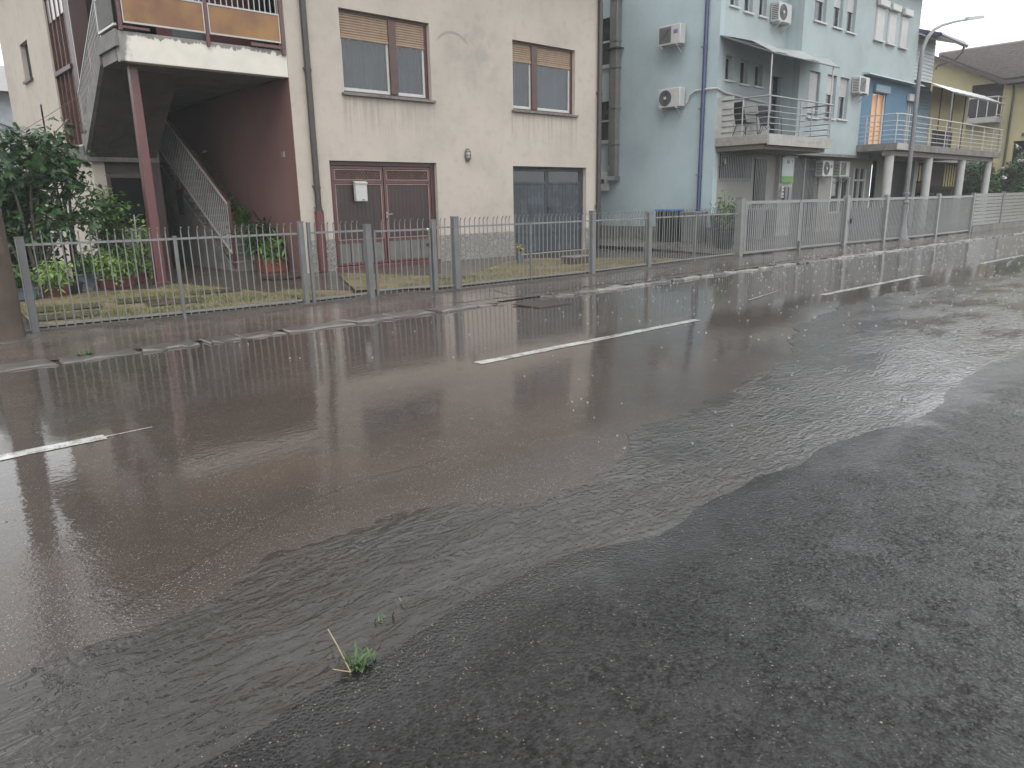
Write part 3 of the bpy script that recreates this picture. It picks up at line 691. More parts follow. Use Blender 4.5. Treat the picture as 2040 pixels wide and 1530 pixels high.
# niche, stair, balcony on the left
b_ = MB().box(HX0, HX0+.25, HY+.3, 23.2, .04, 4.2); part('niche_wall', b_, M_pink, hs_)
b_ = MB().box(4.6, HX0, 23.0, 23.2, .04, 4.2); part('niche_back_wall', b_, M_pink, hs_)
part('niche_jamb', MB().box(HX0-.006, HX0-.0005, HY+.002, HY+.3, .04, 4.2), M_pink, hs_)
fr = stucco('peeling cream render', (.55, .52, .46))
b_ = MB().box(4.5, HX0-.001, HY+.002, HY+.22, 4.2, 4.72); slab = part('balcony', b_, M_cream, hs_, 'balcony edge beam with flaking render', bevel=.012)
def dirt():
    s = NT('mossy concrete edge'); v = s.geo.outputs['Position']; x, y_, z = s.sep(v)[:3]
    n = s.noise(s.map(v, (3, 3, 1.2)), 2.4, 6, .7)
    edge_ = s.math('ADD', z, s.math('MULTIPLY', n, -.34)); m = s.step(edge_, 4.47, 4.49)
    l_ = s.math('SUBTRACT', 1.0, s.step(s.math('ADD', x, s.math('MULTIPLY', n, -.55)), 4.30, 4.42)); m = s.math('MAXIMUM', m, l_)
    cc = s.mix(m, s.ramp(s.noise(v, 3, 5), [(.3, (.50, .48, .43)), (.7, (.58, .55, .49))]), s.ramp(n, [(.3, (.13, .13, .115)), (.7, (.25, .245, .225))]))
    s.l(cc, s.p.inputs['Base Color']); s.p.inputs['Roughness'].default_value = .8; s.l(s.bump(s.math('ADD', s.noise(v, 60, 4), m), .5, .006), s.p.inputs['Normal']); return s.m
slab.data.materials[0] = dirt()
part('slab', MB().box(4.5, HX0-.001, HY+.221, 16.72, 4.24, 4.70), M_conc, slab)
part('slab', MB().box(5.95, HX0-.001, 16.721, 23.0, 4.24, 4.70), M_conc, slab)
part('side_beam', MB().box(4.44, 4.499, HY+.001, 16.72, 4.45, 4.74), M_conc, slab, bevel=.01)
# upper flight (soffit seen from below) with cut string
up_y0, up_y1, zt, zb = 16.72, 18.95, 4.72, 2.95
ns = 10; prof = [(up_y0, zt-.46)]
for i in range(ns):
    yy = up_y0+(up_y1-up_y0)*i/ns; zz = zt-(i)*(zt-zb)/ns
    prof += [(yy, zz), (yy+(up_y1-up_y0)/ns, zz)]
prof += [(up_y1, zb-.1), (up_y1, zb-.36)]
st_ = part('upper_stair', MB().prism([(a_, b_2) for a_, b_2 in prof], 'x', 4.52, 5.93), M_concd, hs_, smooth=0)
pr2 = [(y_, z_+.03) for y_, z_ in prof[1:-1]] + [(up_y1, zb-.30), (up_y0, zt-.42)]
part('string', MB().prism(pr2, 'x', 4.46, 4.519), M_conc, st_, smooth=0)
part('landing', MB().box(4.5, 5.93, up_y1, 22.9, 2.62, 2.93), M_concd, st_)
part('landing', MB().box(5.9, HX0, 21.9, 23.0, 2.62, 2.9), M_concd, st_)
part('landing_beam', MB().box(4.46, 6.0, up_y1-.12, up_y1-.001, 2.58, 2.93), M_conc, st_, bevel=.01)
def slope_rail(parent, X, ya, za, yb, zb_, h, n, mbar, mpost, posts=(), tr=.015, oxr=None):
    for i in range(n+1):
        t = i/n; yy = ya+(yb-ya)*t; zz = za+(zb_-za)*t
        part('baluster', MB().bar((X, yy, zz), (X, yy, zz+h), tr), mbar, parent, smooth=0)
    part('rail', MB().bar((X, ya, za+h), (X, yb, zb_+h), .035, .03), mbar, parent, smooth=0)
    part('rail', MB().bar((X, ya, za), (X, yb, zb_), .035, .03), mbar, parent, smooth=0)
    if oxr: part('handrail', MB().bar((X+.045, ya, za+h+.04), (X+.045, yb, zb_+h+.04), .05, .05), M_redpaint, parent, bevel=.006)
    for t, z_b in posts:
        yy = ya+(yb-ya)*t; zz = za+(zb_-za)*t
        part('post', MB().box(X-.0+.02, X+.07, yy-.035, yy+.035, z_b if z_b is not None else zz-.25, zz+h+.06), M_redpaint, parent, bevel=.005)
slope_rail(st_, 4.53, 18.95, 3.22, 16.62, 4.83, .78, 23, M_white, None, ((.0, None), (.5, None), (1, None)), tr=.010, oxr=True)
# lower flight
nst = 15; y0s, z0s, run, rise = 17.3, .1, .3, .178
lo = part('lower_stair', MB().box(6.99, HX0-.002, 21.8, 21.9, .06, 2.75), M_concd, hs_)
for i in range(nst):
    part('step', MB().box(6.98+.02*math.sin(i), HX0-.004, y0s+i*run, y0s+(i+1)*run-.002, .05, z0s+(i+1)*rise-.03), mat('stair concrete', (.26, .24, .21), .7, .3, 5, 60, .35, .006, streak=.4), lo, smooth=0)
    part('tread', MB().box(6.94, HX0-.004, y0s+i*run-.03, y0s+(i+1)*run-.004, z0s+(i+1)*rise-.03, z0s+(i+1)*rise+.008), mat('worn stone tread', (.38, .36, .32), .5, .3, 6, 60, .3, coat=.3), lo, bevel=.008)
slope_rail(lo, 6.92, 17.43, .48, 21.6, 3.05, 1.14, 36, M_white, None, ((0, .06), (.34, None), (.68, None)), oxr=True)
part('stair_face', MB().prism([(17.3, .06), (17.6, .2), (21.8, 2.68), (21.8, .06)], 'x', 6.93, 6.972), M_conc, lo, smooth=0)
part('niche_hole', MB().box(6.925, 6.929, 20.3, 20.75, 1.35, 2.0), M_dark, lo)
# room and door below the landing
b_ = MB().wall('x', 4.64, 6.2, .06, 2.62, 19.5, 19.7, ((4.95, 5.9, .06, 2.35),)); dw = part('cellar_wall', b_, M_oxblood, hs_)
b_ = MB().box(4.95, 5.05, 19.45, 19.6, .06, 2.35).box(5.8, 5.9, 19.45, 19.6, .06, 2.35).box(5.05, 5.8, 19.45, 19.6, 2.25, 2.35)
dr = part('cellar_door', b_, M_brownw, hs_, bevel=.006)
part('pane', MB().box(5.05, 5.8, 19.52, 19.53, 1.1, 2.25), mat('black door glass', (.008, .009, .009), .5, spec=.1), dr); part('panel', MB().box(5.05, 5.8, 19.5, 19.53, .06, 1.1), M_conc, dr)
part('letter_plate', MB().box(5.15, 5.6, 19.47, 19.5, 1.02, 1.06), M_white, dr)
b_ = MB().box(4.64, 6.9, 21.5, 21.6, .06, 2.6); part('cellar_back_wall', b_, M_dark, hs_)
# left wing side wall with narrow window and glazed stairwell panel
HW = ((23.5, 24.45, 4.9, 5.82), (19.06, 21.2, 3.0, 7.6))
b_ = MB().wall('y', 19.02, 27, .04, 8.2, 4.6, 4.85, HW); part('left_wall', b_, M_cream, hs_)
b_ = MB().box(4.601, 4.95, 18.99, 19.018, 2.94, 8.2); part('wing_front_jamb', b_, M_oxblood, hs_); part('opening_shade_panel', MB().box(4.951, 5.9, 19.02, 19.2, 2.94, 8.2), M_dark, hs_)  # near-black panel stands in for the shade inside the stair opening
wn = part('narrow_window', MB().box(4.72, 4.76, 23.5, 24.45, 4.9, 5.82), M_dark, hs_); part('sill', MB().box(4.53, 4.72, 23.45, 24.48, 4.84, 4.899), M_brownm, wn)
part('dark_reveal', MB().box(4.64, 4.7, 19.06, 19.58, 3.0, 7.6), M_oxblood, hs_)
pn = part('stairwell_glazing', MB().box(4.7, 4.74, 19.6, 21.2, 3.0, 7.6), mat('red brown ribbed sheet', (.15, .07, .052), .35, .25, 3, 40, .1, streak=.3, coat=.3), hs_)
for i in range(5): yy = 19.64+i*.39; part('mullion', MB().box(4.64, 4.699, yy-.013, yy+.013, 3.0, 7.6), M_brownw, pn)
part('transom', MB().box(4.60, 4.699, 19.62, 21.18, 4.62, 4.72), M_oxblood, pn, bevel=.006)
part('transom', MB().box(4.62, 4.699, 19.62, 21.18, 6.3, 6.36), M_oxblood, pn)
part('pane', MB().box(4.66, 4.664, 19.66, 21.16, 5.8, 7.5), mat('frosted pane', (.35, .34, .32), .3, .3, 2, 40, .05, streak=.3, coat=.5), pn)
# red column
t = thing('support_column', 'oxblood red square steel post holding the balcony corner', 'column', (4.8, 15.95, .06))
part('post', MB().add([(-.1, -.1, 0), (.1, -.1, 0), (.1, .1, 0), (-.1, .1, 0), (-.075, -.075, 4.14), (.075, -.075, 4.14), (.075, .075, 4.14), (-.075, .075, 4.14)], [(3,2,1,0),(4,5,6,7),(0,1,5,4),(1,2,6,5),(2,3,7,6),(3,0,4,7)]), M_redpaint, t, local=True, bevel=.01)
part('base_plate', MB().box(-.14, .14, -.14, .14, 0, .03), M_redpaint, t, local=True, bevel=.004)
# balcony front railing
rl = thing('balcony_railing', 'red and white balcony railing with amber ribbed glass infill', 'railing', (6.1, HY, 4.72))
for X in (4.55, 6.13, 7.69): part('post', MB().box(X-.03, X+.03, HY-.06, HY, 4.62 if X > 5 else 4.72, 5.9), M_redpaint, rl, bevel=.005)
part('bottom_rail', MB().box(4.58, 5.05, HY-.05, HY-.01, 4.76, 4.80), M_redpaint, rl); part('bottom_rail', MB().box(7.0, 7.66, HY-.05, HY-.01, 4.74, 4.80), M_redpaint, rl)
part('handrail', MB().box(4.5, 7.72, HY-.07, HY+.01, 5.9, 5.95), M_redpaint, rl, bevel=.008)
for a0, b0 in ((4.6, 6.09), (6.17, 7.65)):
    part('glass_panel', MB().box(a0, b0, HY-.036, HY-.026, 4.88, 5.38), M_amber, rl)
    b_ = MB().box(a0, b0, HY-.05, HY-.015, 4.85, 4.88).box(a0, b0, HY-.05, HY-.015, 5.38, 5.41).box(a0, a0+.02, HY-.05, HY-.015, 4.88, 5.38).box(b0-.02, b0, HY-.05, HY-.015, 4.88, 5.38)
    part('panel_frame', b_, M_whitem, rl)
    for i in range(13): X = a0+.06+(b0-a0-.12)*i/12; part('baluster', MB().box(X-.008, X+.008, HY-.042, HY-.026, 5.41, 5.9), M_whitem, rl)
rl = thing('balcony_side_panel', 'white corrugated balcony side screen above the stair', 'railing', (4.5, 16, 4.76))
k = 26; vs = []
for i in range(k*2+1):
    zz = 4.86+.5*i/(k*2); xx = 4.47+(.013 if i % 2 else -.013); vs += [(xx, 15.56, zz), (xx, 16.5, zz)]
part('corrugated_sheet', MB().add(vs, [(2*i, 2*i+1, 2*i+3, 2*i+2) for i in range(2*k)]), M_white, rl, smooth=0)
b_ = MB().box(4.45, 4.5, 15.52, 16.56, 5.37, 5.40).box(4.45, 4.5, 15.52, 16.56, 4.80, 4.84).box(4.45, 4.5, 16.52, 16.56, 4.84, 5.9); part('frame', b_, M_whitem, rl)
for i in range(9): yy = 15.6+i*.105; part('baluster', MB().box(4.465, 4.48, yy-.008, yy+.008, 5.40, 5.9), M_whitem, rl)
part('handrail', MB().box(4.43, 4.5, 15.5, 16.6, 5.9, 5.95), M_redpaint, rl)
# wall behind the balcony, upper floor
b_ = MB().wall('x', 5.95, HX0+.3, 4.7, 8.2, 17.6, 17.8, ((6.2, 6.95, 4.75, 6.8),)); part('balcony_back_wall', b_, mat('oxblood render', (.16, .035, .04), .6), hs_)
part('balcony_door', MB().box(6.2, 6.95, 17.66, 17.7, 4.75, 6.8), mat('grey door glass', (.09, .09, .095), .2, .2), hs_)
part('upper_wall', MB().box(4.5, HX0-.001, HY+.002, HY+.2, 7.1, 8.2), M_cream, hs_)
part('balcony_ceiling', MB().box(4.51, HX0-.001, HY+.21, 23.0, 7.1, 7.2), M_cream, hs_)
# roof
def gable(parent, x0, x1, y0, y1, z, h, m, name='roof'):
    ym = (y0+y1)/2; b_ = MB().prism([(y0, z), (ym, z+h), (y1, z), (y1, z+.12), (ym, z+h+.14), (y0, z+.12)], 'x', x0, x1); part(name, b_, m, parent, smooth=0)
gable(hs_, 3.9, 18.5, 14.75, 27.6, 8.2, 2.8, M_roof)
part('soffit', MB().box(4.0, 18.4, 14.8, 27.5, 8.12, 8.199), M_brownw, hs_)
part('gutter', MB().tube([(3.9, 14.7, 8.22), (18.5, 14.7, 8.22)], .07, 10), M_brownm, hs_)
# house number plates on the pink wall
def text(body, size, m, parent, loc, rot, name='lettering', ext=.003):
    cu = bpy.data.curves.new(name, 'FONT'); cu.body = body; cu.size = size; cu.extrude = ext; cu.align_x = 'CENTER'; cu.align_y = 'CENTER'
    o = bpy.data.objects.new(name, cu); C.objects.link(o)
    dg = bpy.context.evaluated_depsgraph_get(); me = bpy.data.meshes.new_from_object(o.evaluated_get(dg)); bpy.data.objects.remove(o)
    me.materials.clear(); me.materials.append(m); o = bpy.data.objects.new(name, me); C.objects.link(o); o.parent = parent; o.location = loc; o.rotation_euler = rot
    return o
t = thing('house_number', 'two small house number digits on the pink niche wall', 'house number', (HX0-.006, 16.08, 2.66))
text('0', .17, mat('dull white enamel', (.35, .33, .32), .5), t, (-.004, .055, 0), (R(90), 0, R(-90)), 'digit')
text('8', .17, M_white, t, (-.004, -.06, 0), (R(90), 0, R(-90)), 'digit')

# far left neighbour and clothes line
t = thing('neighbour_house', 'pale blue white house edge beyond the left wall', 'house', (-1.5, 36, .06))
b_ = MB().wall('x', -9, 7.5, 0, 6.0, 36, 36.3, ((3.9, 5.2, 3.4, 5.0),)); part('wall', b_, mat('pale blue white render', (.55, .6, .64), .7), t)
part('shutter', MB().box(3.9, 5.2, 36.1, 36.15, 3.4, 5.0), M_white, t); part('roof', MB().prism([(35.4, 6), (40, 7.6), (44.6, 6)], 'x', -9.4, 7.9), M_roof, t)
t = thing('washing_line', 'thin cord stretched from the stair rail to the left', 'rope', (4.5, 18.9, 3.9))
P = [(4.5-2.6*q, 18.9+1.2*q, 3.95-1.55*q-.1*math.sin(q*math.pi)) for q in np.linspace(0, 1, 10)]
part('cord', MB().tube(P, .006, 5), M_conc, t)

# ------------------------------------------------------------------ blue building
bb = thing('blue_apartment_building', 'grey blue apartment building with steel balconies and small windows', 'building', (25, 13.5, .15))
SW = ((17.7, 19.2, 3.6, 4.9), (17.7, 19.2, 6.1, 7.6))
part('side_wall', MB().wall('y', 13.5, 30, .1, 9.5, 21, 21.25, SW), M_blue, bb)
part('side_plinth', MB().box(20.975, 21.1, 13.45, 30, .1, .62), M_conc, bb)
for (a0, b0, c0, d0) in SW:
    w_ = part('window', MB().box(21.08, 21.12, a0, b0, c0, d0), M_curt2, bb)
    part('pane', MB().box(21.05, 21.055, a0, b0, c0, d0), M_glass, w_)
    part('frame', MB().box(21.03, 21.07, a0, a0+.07, c0, d0).box(21.03, 21.07, b0-.07, b0, c0, d0).box(21.03, 21.07, a0, b0, (c0+d0)/2-.03, (c0+d0)/2+.03), M_white, w_)
    part('sill', MB().box(20.93, 21.05, a0-.05, b0+.05, c0-.12, c0-.002), M_white, w_)
# facade A (recessed), windows
A1 = [(21.42, 21.86, 5.12, 5.82), (22.28, 22.76, 5.08, 5.79), (23.18, 23.66, 5.08, 5.77)]
A2 = [(21.5, 21.95, 7.25, 8.3), (22.3, 22.8, 7.2, 8.3), (23.2, 23.65, 7.2, 8.3)]
DA = (24.35, 24.95, 3.42, 5.5)
part('facade_wall', MB().wall('x', 21.251, 25.0, 2.95, 9.5, 13.5, 13.75, A1+A2+[DA]), M_blue2, bb)
def small_window(W, y, mglass=M_curt2, deep=.14, blind=None):
    x0, x1, z0, z1 = W
    w_ = part('window', MB().box(x0, x1, y+deep+.05, y+deep+.08, z0, z1), mglass, bb)
    b_ = MB().box(x0, x0+.05, y+deep-.02, y+deep+.03, z0, z1).box(x1-.05, x1, y+deep-.02, y+deep+.03, z0, z1).box(x0+.05, x1-.05, y+deep-.02, y+deep+.03, z0, z0+.05).box(x0+.05, x1-.05, y+deep-.02, y+deep+.03, z1-.05, z1)
    part('frame', b_, M_white, w_); part('pane', MB().box(x0+.05, x1-.05, y+deep, y+deep+.005, z0+.05, z1-.05), M_glass, w_)
    part('sill', MB().box(x0-.05, x1+.05, y-.07, y+deep-.02, z0-.06, z0-.002), M_white, w_, bevel=.006)
    if blind:
        z = z1-.05
        while z > z1-.05-blind: part('slat', MB().box(x0+.03, x1-.03, y+deep-.05, y+deep-.03, z-.045, z-.003), M_white, w_); z -= .05
    return w_
for W in A1+A2: small_window(W, 13.5)
dr = part('balcony_door', MB().box(DA[0], DA[1], 13.68, 13.7, DA[2], DA[3]), M_curt2, bb); part('pane', MB().box(DA[0], DA[1], 13.64, 13.645, DA[2], DA[3]), M_glass, dr)
# projecting bay B and C
B1 = [(25.72, 26.5, 4.22, 5.72), (27.05, 27.78, 4.26, 5.72), (28.05, 28.82, 4.28, 5.72)]
B2 = [(25.7, 26.55, 7.3, 8.9), (27.1, 27.8, 7.28, 8.9), (28.15, 28.85, 7.26, 8.9)]
part('bay_wall', MB().wall('x', 25.0, 30.0, 3.04, 9.5, 12.9, 13.15, B1+B2), M_blue2, bb)
part('bay_side', MB().box(25.0, 25.2, 13.151, 13.5, 3.04, 9.5), M_blue, bb); part('bay_floor', MB().box(25.0, 37.6, 12.91, 13.9, 2.95, 3.039), M_conc, bb)
for i, W in enumerate(B1): small_window(W, 12.9, blind=(W[3]-W[2])*(.85 if i == 0 else .4))
for W in B2: small_window(W, 12.9, blind=.9)
part('bay_wall', MB().box(30.001, 35.0, 12.93, 13.15, 5.98, 9.5), M_blue2, bb)
for (x0, x1, z0, z1) in ((30.6, 31.38, 7.3, 8.45), (31.75, 32.5, 7.3, 8.45), (32.98, 33.7, 7.3, 8.45)):
    w_ = part('shuttered_window', MB().box(x0, x1, 12.90, 12.929, z0, z1), M_white, bb); z = z0+.03
    part('shutter_box', MB().box(x0-.05, x1+.05, 12.74, 12.9, z1-.01, z1+.24), M_white, w_, bevel=.03)
    while z < z1-.05: part('slat', MB().box(x0+.05, x1-.05, 12.882, 12.899, z, z+.055), M_white, w_, smooth=0); z += .06
    part('sill', MB().box(x0-.06, x1+.06, 12.82, 12.929, z0-.06, z0-.002), M_white, w_)
part('canopy_lip', MB().prism([(12.6, 5.95), (12.66, 6.02), (12.93, 6.08), (12.93, 5.97)], 'x', 29.9, 35.6), M_blue2, bb, bevel=.01)
BD = (31.2, 32.5, 3.45, 5.45)
part('blue_wall', MB().wall('x', 30.001, 36.1, 3.42, 5.975, 13.0, 13.2, (BD, (34.7, 35.3, 3.45, 5.35))), M_blued, bb)
dr = part('lit_door', MB().box(BD[0], BD[1], 13.14, 13.15, BD[2], BD[3]), M_orange, bb, 'balcony door with an orange curtain lit from inside')
part('frame', MB().box(BD[0], BD[0]+.1, 13.04, 13.1, BD[2], BD[3]).box(BD[1]-.1, BD[1], 13.04, 13.1, BD[2], BD[3]).box(31.82, 31.9, 13.04, 13.1, BD[2], BD[3]), M_white, dr)
part('pane', MB().box(BD[0], BD[1], 13.06, 13.065, BD[2], BD[3]), M_pane, dr); part('shutter_box', MB().box(BD[0]-.05, BD[1]+.05, 12.86, 13.0, 5.46, 5.75), mat('blue shutter box', (.25, .38, .5), .5), dr, bevel=.02)
dr = part('blue_door', MB().box(34.7, 35.3, 13.12, 13.13, 3.45, 5.35), M_curt, bb); part('frame', MB().box(34.7, 34.78, 13.03, 13.1, 3.45, 5.35).box(35.22, 35.3, 13.03, 13.1, 3.45, 5.35).box(34.97, 35.03, 13.03, 13.1, 3.45, 5.35), M_white, dr)
part('shutter_box', MB().box(34.6, 35.4, 12.86, 13.0, 5.36, 5.65), M_white, dr, bevel=.02)
M_sid = mat('white siding', (.58, .62, .63), .5, .08); M_sidb = mat('blue siding', (.27, .40, .5), .5, .08)
sd_ = part('siding_wall', MB().box(35.001, 37.4, 13.08, 13.2, 5.98, 8.1), M_sid, bb)
z = 5.99
while z < 7.95: part('siding_board', MB().prism([(13.08, z), (13.05, z+.002), (13.072, z+.14), (13.08, z+.14)], 'x', 35.0, 37.4), M_sid, sd_, smooth=0); z += .145
sd_ = part('siding_wall', MB().box(36.101, 37.5, 13.05, 13.2, 3.42, 5.975), M_sidb, bb, 'blue siding'); z = 3.44
while z < 5.8: part('siding_board', MB().prism([(13.05, z), (13.02, z+.002), (13.042, z+.14), (13.05, z+.14)], 'x', 36.1, 37.5), M_sidb, sd_, smooth=0); z += .145
part('roof', MB().prism([(12.1, 7.82), (12.1, 7.95), (15, 8.9), (15, 8.7)], 'x', 34.95, 38.1), mat('dark blue roof sheet', (.08, .1, .16), .4, coat=.3), bb, smooth=0)
part('eave_gutter', MB().tube([(34.9, 12.08, 7.86), (38.2, 12.08, 7.8)], .085, 10), mat('navy gutter', (.05, .06, .13), .35, coat=.4), bb)
part('gutter_bend', MB().tube([(37.95, 12.1, 7.74), (37.95, 12.15, 7.5), (37.8, 12.4, 7.2), (37.55, 12.95, 7.02), (37.5, 13.0, 6.9)], .05, 8), mat('dull mauve pipe', (.13, .1, .11), .4), bb)
part('roof', MB().box(20.5, 35.35, 12.4, 30, 9.5, 9.68), M_galvd, bb)
part('end_wall', MB().box(34.75, 35.0, 13.151, 30, 5.98, 9.5), M_blue2, bb)
# ground floor
GW = (21.36, 23.3, 2.13, 2.94)
part('ground_wall', MB().wall('x', 21.251, 24.95, .12, 2.95, 13.5, 13.7, (GW, (23.5, 24.3, .12, 2.86))), M_grey, bb)
b_ = MB().box(21.26, 32.89, 15.0, 15.1, .12, 3.03).box(21.26, 32.89, 13.92, 15.0, 2.96, 3.03).box(21.26, 21.3, 13.75, 15.0, .12, 2.95); part('dark_room', b_, M_dark, bb)
part('ring_beam', MB().box(30.0, 37.6, 12.91, 13.19, 3.041, 3.419), M_conc, bb)
gr = part('window_grille', MB().box(GW[0], GW[1], 13.47, 13.49, 2.13, 2.16).box(GW[0], GW[1], 13.47, 13.49, 2.9, 2.93), M_galv, bb)
for i in range(19): X = GW[0]+.03+i*.104; part('bar', MB().box(X-.018, X+.018, 13.455, 13.469, 2.05, 2.94), M_galv, gr)
gr = part('door_grille', MB().box(23.5, 24.3, 13.47, 13.49, .3, .34).box(23.5, 24.3, 13.47, 13.49, 2.8, 2.84), M_galv, bb)
for i in range(8): X = 23.54+i*.104; part('bar', MB().box(X-.016, X+.016, 13.455, 13.469, .2, 2.86), M_galv, gr)
part('pillar', MB().box(24.951, 25.95, 13.35, 13.7, .12, 2.949), mat('pale pillar render', (.5, .5, .47), .7), bb, bevel=.01)
gr = part('gate_grille', MB().box(26.0, 28.1, 13.5, 13.52, .3, .34).box(26.0, 28.1, 13.5, 13.52, 2.5, 2.54).box(26.98, 27.08, 13.46, 13.54, .2, 2.93), M_galv, bb)
for i in range(20): X = 26.05+i*.107; part('bar', MB().box(X-.016, X+.016, 13.485, 13.499, .2, 2.9), M_galv, gr)
part('entrance_wall', MB().box(25.951, 28.3, 13.9, 14.0, .12, 2.94), mat('green grey door', (.16, .2, .19), .4, .2, 2), bb)
part('ground_wall', MB().wall('x', 28.301, 33.0, .12, 2.95, 13.5, 13.7, ((29.3, 30.9, .9, 2.2), (31.3, 32.4, .2, 2.6))), M_grey, bb)
w_ = part('shop_window', MB().box(29.3, 30.9, 13.62, 13.64, .9, 2.2), mat('olive display', (.16, .15, .1), .8, .4, 1.5), bb); part('pane', MB().box(29.3, 30.9, 13.57, 13.575, .9, 2.2), M_glass, w_)
part('frame', MB().box(29.25, 29.36, 13.47, 13.56, .85, 2.25).box(30.15, 30.22, 13.47, 13.56, .9, 2.2).box(30.86, 30.95, 13.47, 13.56, .85, 2.25).box(29.36, 30.15, 13.47, 13.56, .85, .92), M_white, w_)
w_ = part('shop_door', MB().box(31.3, 32.4, 13.62, 13.64, .2, 2.6), mat('dark olive glass backing', (.06, .06, .05), .6), bb); part('pane', MB().box(31.3, 32.4, 13.57, 13.575, .2, 2.6), M_glass, w_)
part('frame', MB().box(31.25, 31.36, 13.47, 13.56, .2, 2.6).box(31.8, 31.87, 13.47, 13.56, .2, 2.6).box(32.34, 32.45, 13.47, 13.56, .2, 2.6).box(31.36, 32.34, 13.47, 13.56, 2.1, 2.17), M_white, w_)
b_ = MB().box(33.001, 33.3, 13.0, 13.3, .12, 2.95).box(36.4, 36.75, 13.0, 13.3, .12, 2.95); part('pier', b_, M_grey, bb)
part('garage_recess', MB().box(33.0, 38.3, 15.9, 16.0, .12, 3.1), M_dark, bb); part('garage_door', MB().box(34.2, 37.9, 13.5, 13.6, .12, 2.95), mat('charcoal door', (.02, .02, .021), .6), bb)
part('recess_side', MB().box(32.9, 33.0, 13.701, 15.9, .12, 2.95), M_dark, bb)
# balcony 1
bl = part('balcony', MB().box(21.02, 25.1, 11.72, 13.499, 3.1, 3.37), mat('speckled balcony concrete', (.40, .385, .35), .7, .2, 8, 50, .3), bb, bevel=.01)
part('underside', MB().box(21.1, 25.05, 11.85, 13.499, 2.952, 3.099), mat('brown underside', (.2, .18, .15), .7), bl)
part('front_board', MB().box(21.03, 25.16, 11.66, 11.719, 3.06, 3.375), mat('pale fascia', (.5, .49, .45), .6), bl)
part('screen_wall', MB().box(21.05, 21.12, 12.95, 13.499, 3.372, 4.55), mat('off white screen', (.62, .61, .57), .6), bl)
part('back_panel', MB().box(21.3, 24.3, 13.47, 13.498, 3.372, 4.56), mat('off white wall panel', (.58, .57, .54), .6), bl)
def steel_rail(parent, pts, z0, h, n, posts, m=M_steel, r=.014):
    for k in range(n): part('rail', MB().tube([(x, y, z0+.12+k*(h-.2)/n) for x, y in pts], r, 6), m, parent)
    part('handrail', MB().tube([(x, y, z0+h) for x, y in pts], .024, 8), m, parent)
    for x, y in posts: part('post', MB().tube([(x, y, z0-.1), (x, y, z0+h)], .02, 8), m, parent)
rl = thing('steel_railing', 'steel bar railing round the grey blue balcony with two chairs', 'railing', (23, 11.7, 3.38))
steel_rail(rl, [(21.04, 13.3), (21.06, 11.72), (25.1, 11.72), (25.1, 12.85)], 3.38, 1.06, 5, [(21.05, 12.6), (21.06, 11.74), (23.0, 11.74), (25.08, 11.74), (25.08, 12.4)])
b_ = MB(); rgt = random.Random(3); X = 22.75       # worn, no longer readable line of letters on the fascia
while X < 24.5:
    if rgt.random() < .85: hh = rgt.uniform(.06, .11); b_.bar((X, 11.657, 3.17), (X+.025, 11.657, 3.17+hh), .016, .002); b_.bar((X+.045, 11.657, 3.17), (X+.05, 11.657, 3.17+hh*.8), .016, .002)
    X += .105
part('lettering', b_, mat('faded rose ink', (.6, .5, .47), .7), bl, kind='stuff')
# canopy over balcony 1
t = thing('balcony_canopy', 'milky sheet canopy on thin posts over the grey blue balcony', 'canopy', (23, 12.5, 5.7))
vs = []; nx = 12
for i in range(nx+1):
    X = 21.02+(27.1-21.02)*i/nx; X2 = 21.02+(25.2-21.02)*i/nx; w_ = .05*math.sin(i*1.1)
    vs += [(X2, 11.7, 5.6+w_*.6), (X2+(X-X2)*.4, 12.4, 6.0+w_), (X, 13.48, 6.33)]
k = len(vs); vs2 = [(x, y, z+.02) for x, y, z in vs]
fs = []
for i in range(nx):
    for j in range(2):
        q = i*3+j; fs += [(q, q+1, q+4, q+3), (k+q, k+q+3, k+q+4, k+q+1)]
part('sheet', MB().add(vs+vs2, fs), M_poly, t)
part('edge_bar', MB().tube([(21.02, 11.7, 5.6), (25.3, 11.7, 5.6)], .022, 6), M_galvd, t); part('edge_bar', MB().tube([(21.03, 11.7, 5.6), (21.03, 13.48, 6.32)], .022, 6), M_galvd, t)
for X in (21.08, 25.0): part('post', MB().tube([(X, 11.76, 3.4), (X, 11.76, 5.6)], .02, 8), M_whitem, t)
# chairs and table
def chair(loc, rz, label):
    t = thing('balcony_chair', label, 'chair', loc, rz)
    part('seat', MB().box(-.24, .24, -.24, .2, .40, .425), M_dgrey, t, local=True, bevel=.01)
    part('backrest', MB().add([(-.23, .18, .42), (.23, .18, .42), (.21, .36, 1.02), (-.21, .36, 1.02), (-.23, .2, .42), (.23, .2, .42), (.21, .38, 1.02), (-.21, .38, 1.02)], [(0,1,2,3),(7,6,5,4),(0,4,5,1),(1,5,6,2),(2,6,7,3),(3,7,4,0)]), M_dgrey, t, local=True)
    for sx in (-.25, .25):
        part('armrest', MB().tube([(sx, -.22, .63), (sx, .24, .64)], .014, 6), M_black, t, local=True)
        part('leg', MB().tube([(sx, -.2, .63), (sx, -.3, 0)], .013, 6), M_black, t, local=True); part('leg', MB().tube([(sx, .1, .42), (sx, .3, 0)], .013, 6), M_black, t, local=True)
chair((21.75, 12.9, 3.38), R(75), 'dark grey balcony chair nearest the grey blue side wall')
chair((22.9, 12.7, 3.38), R(-20), 'dark grey balcony chair to the right of the small table')
t = thing('balcony_table', 'small dark table between the two balcony chairs', 'table', (22.35, 12.6, 3.38))
part('table_top', MB().lathe([(.3, .68), (.3, .7)], n=18), M_black, t, local=True)
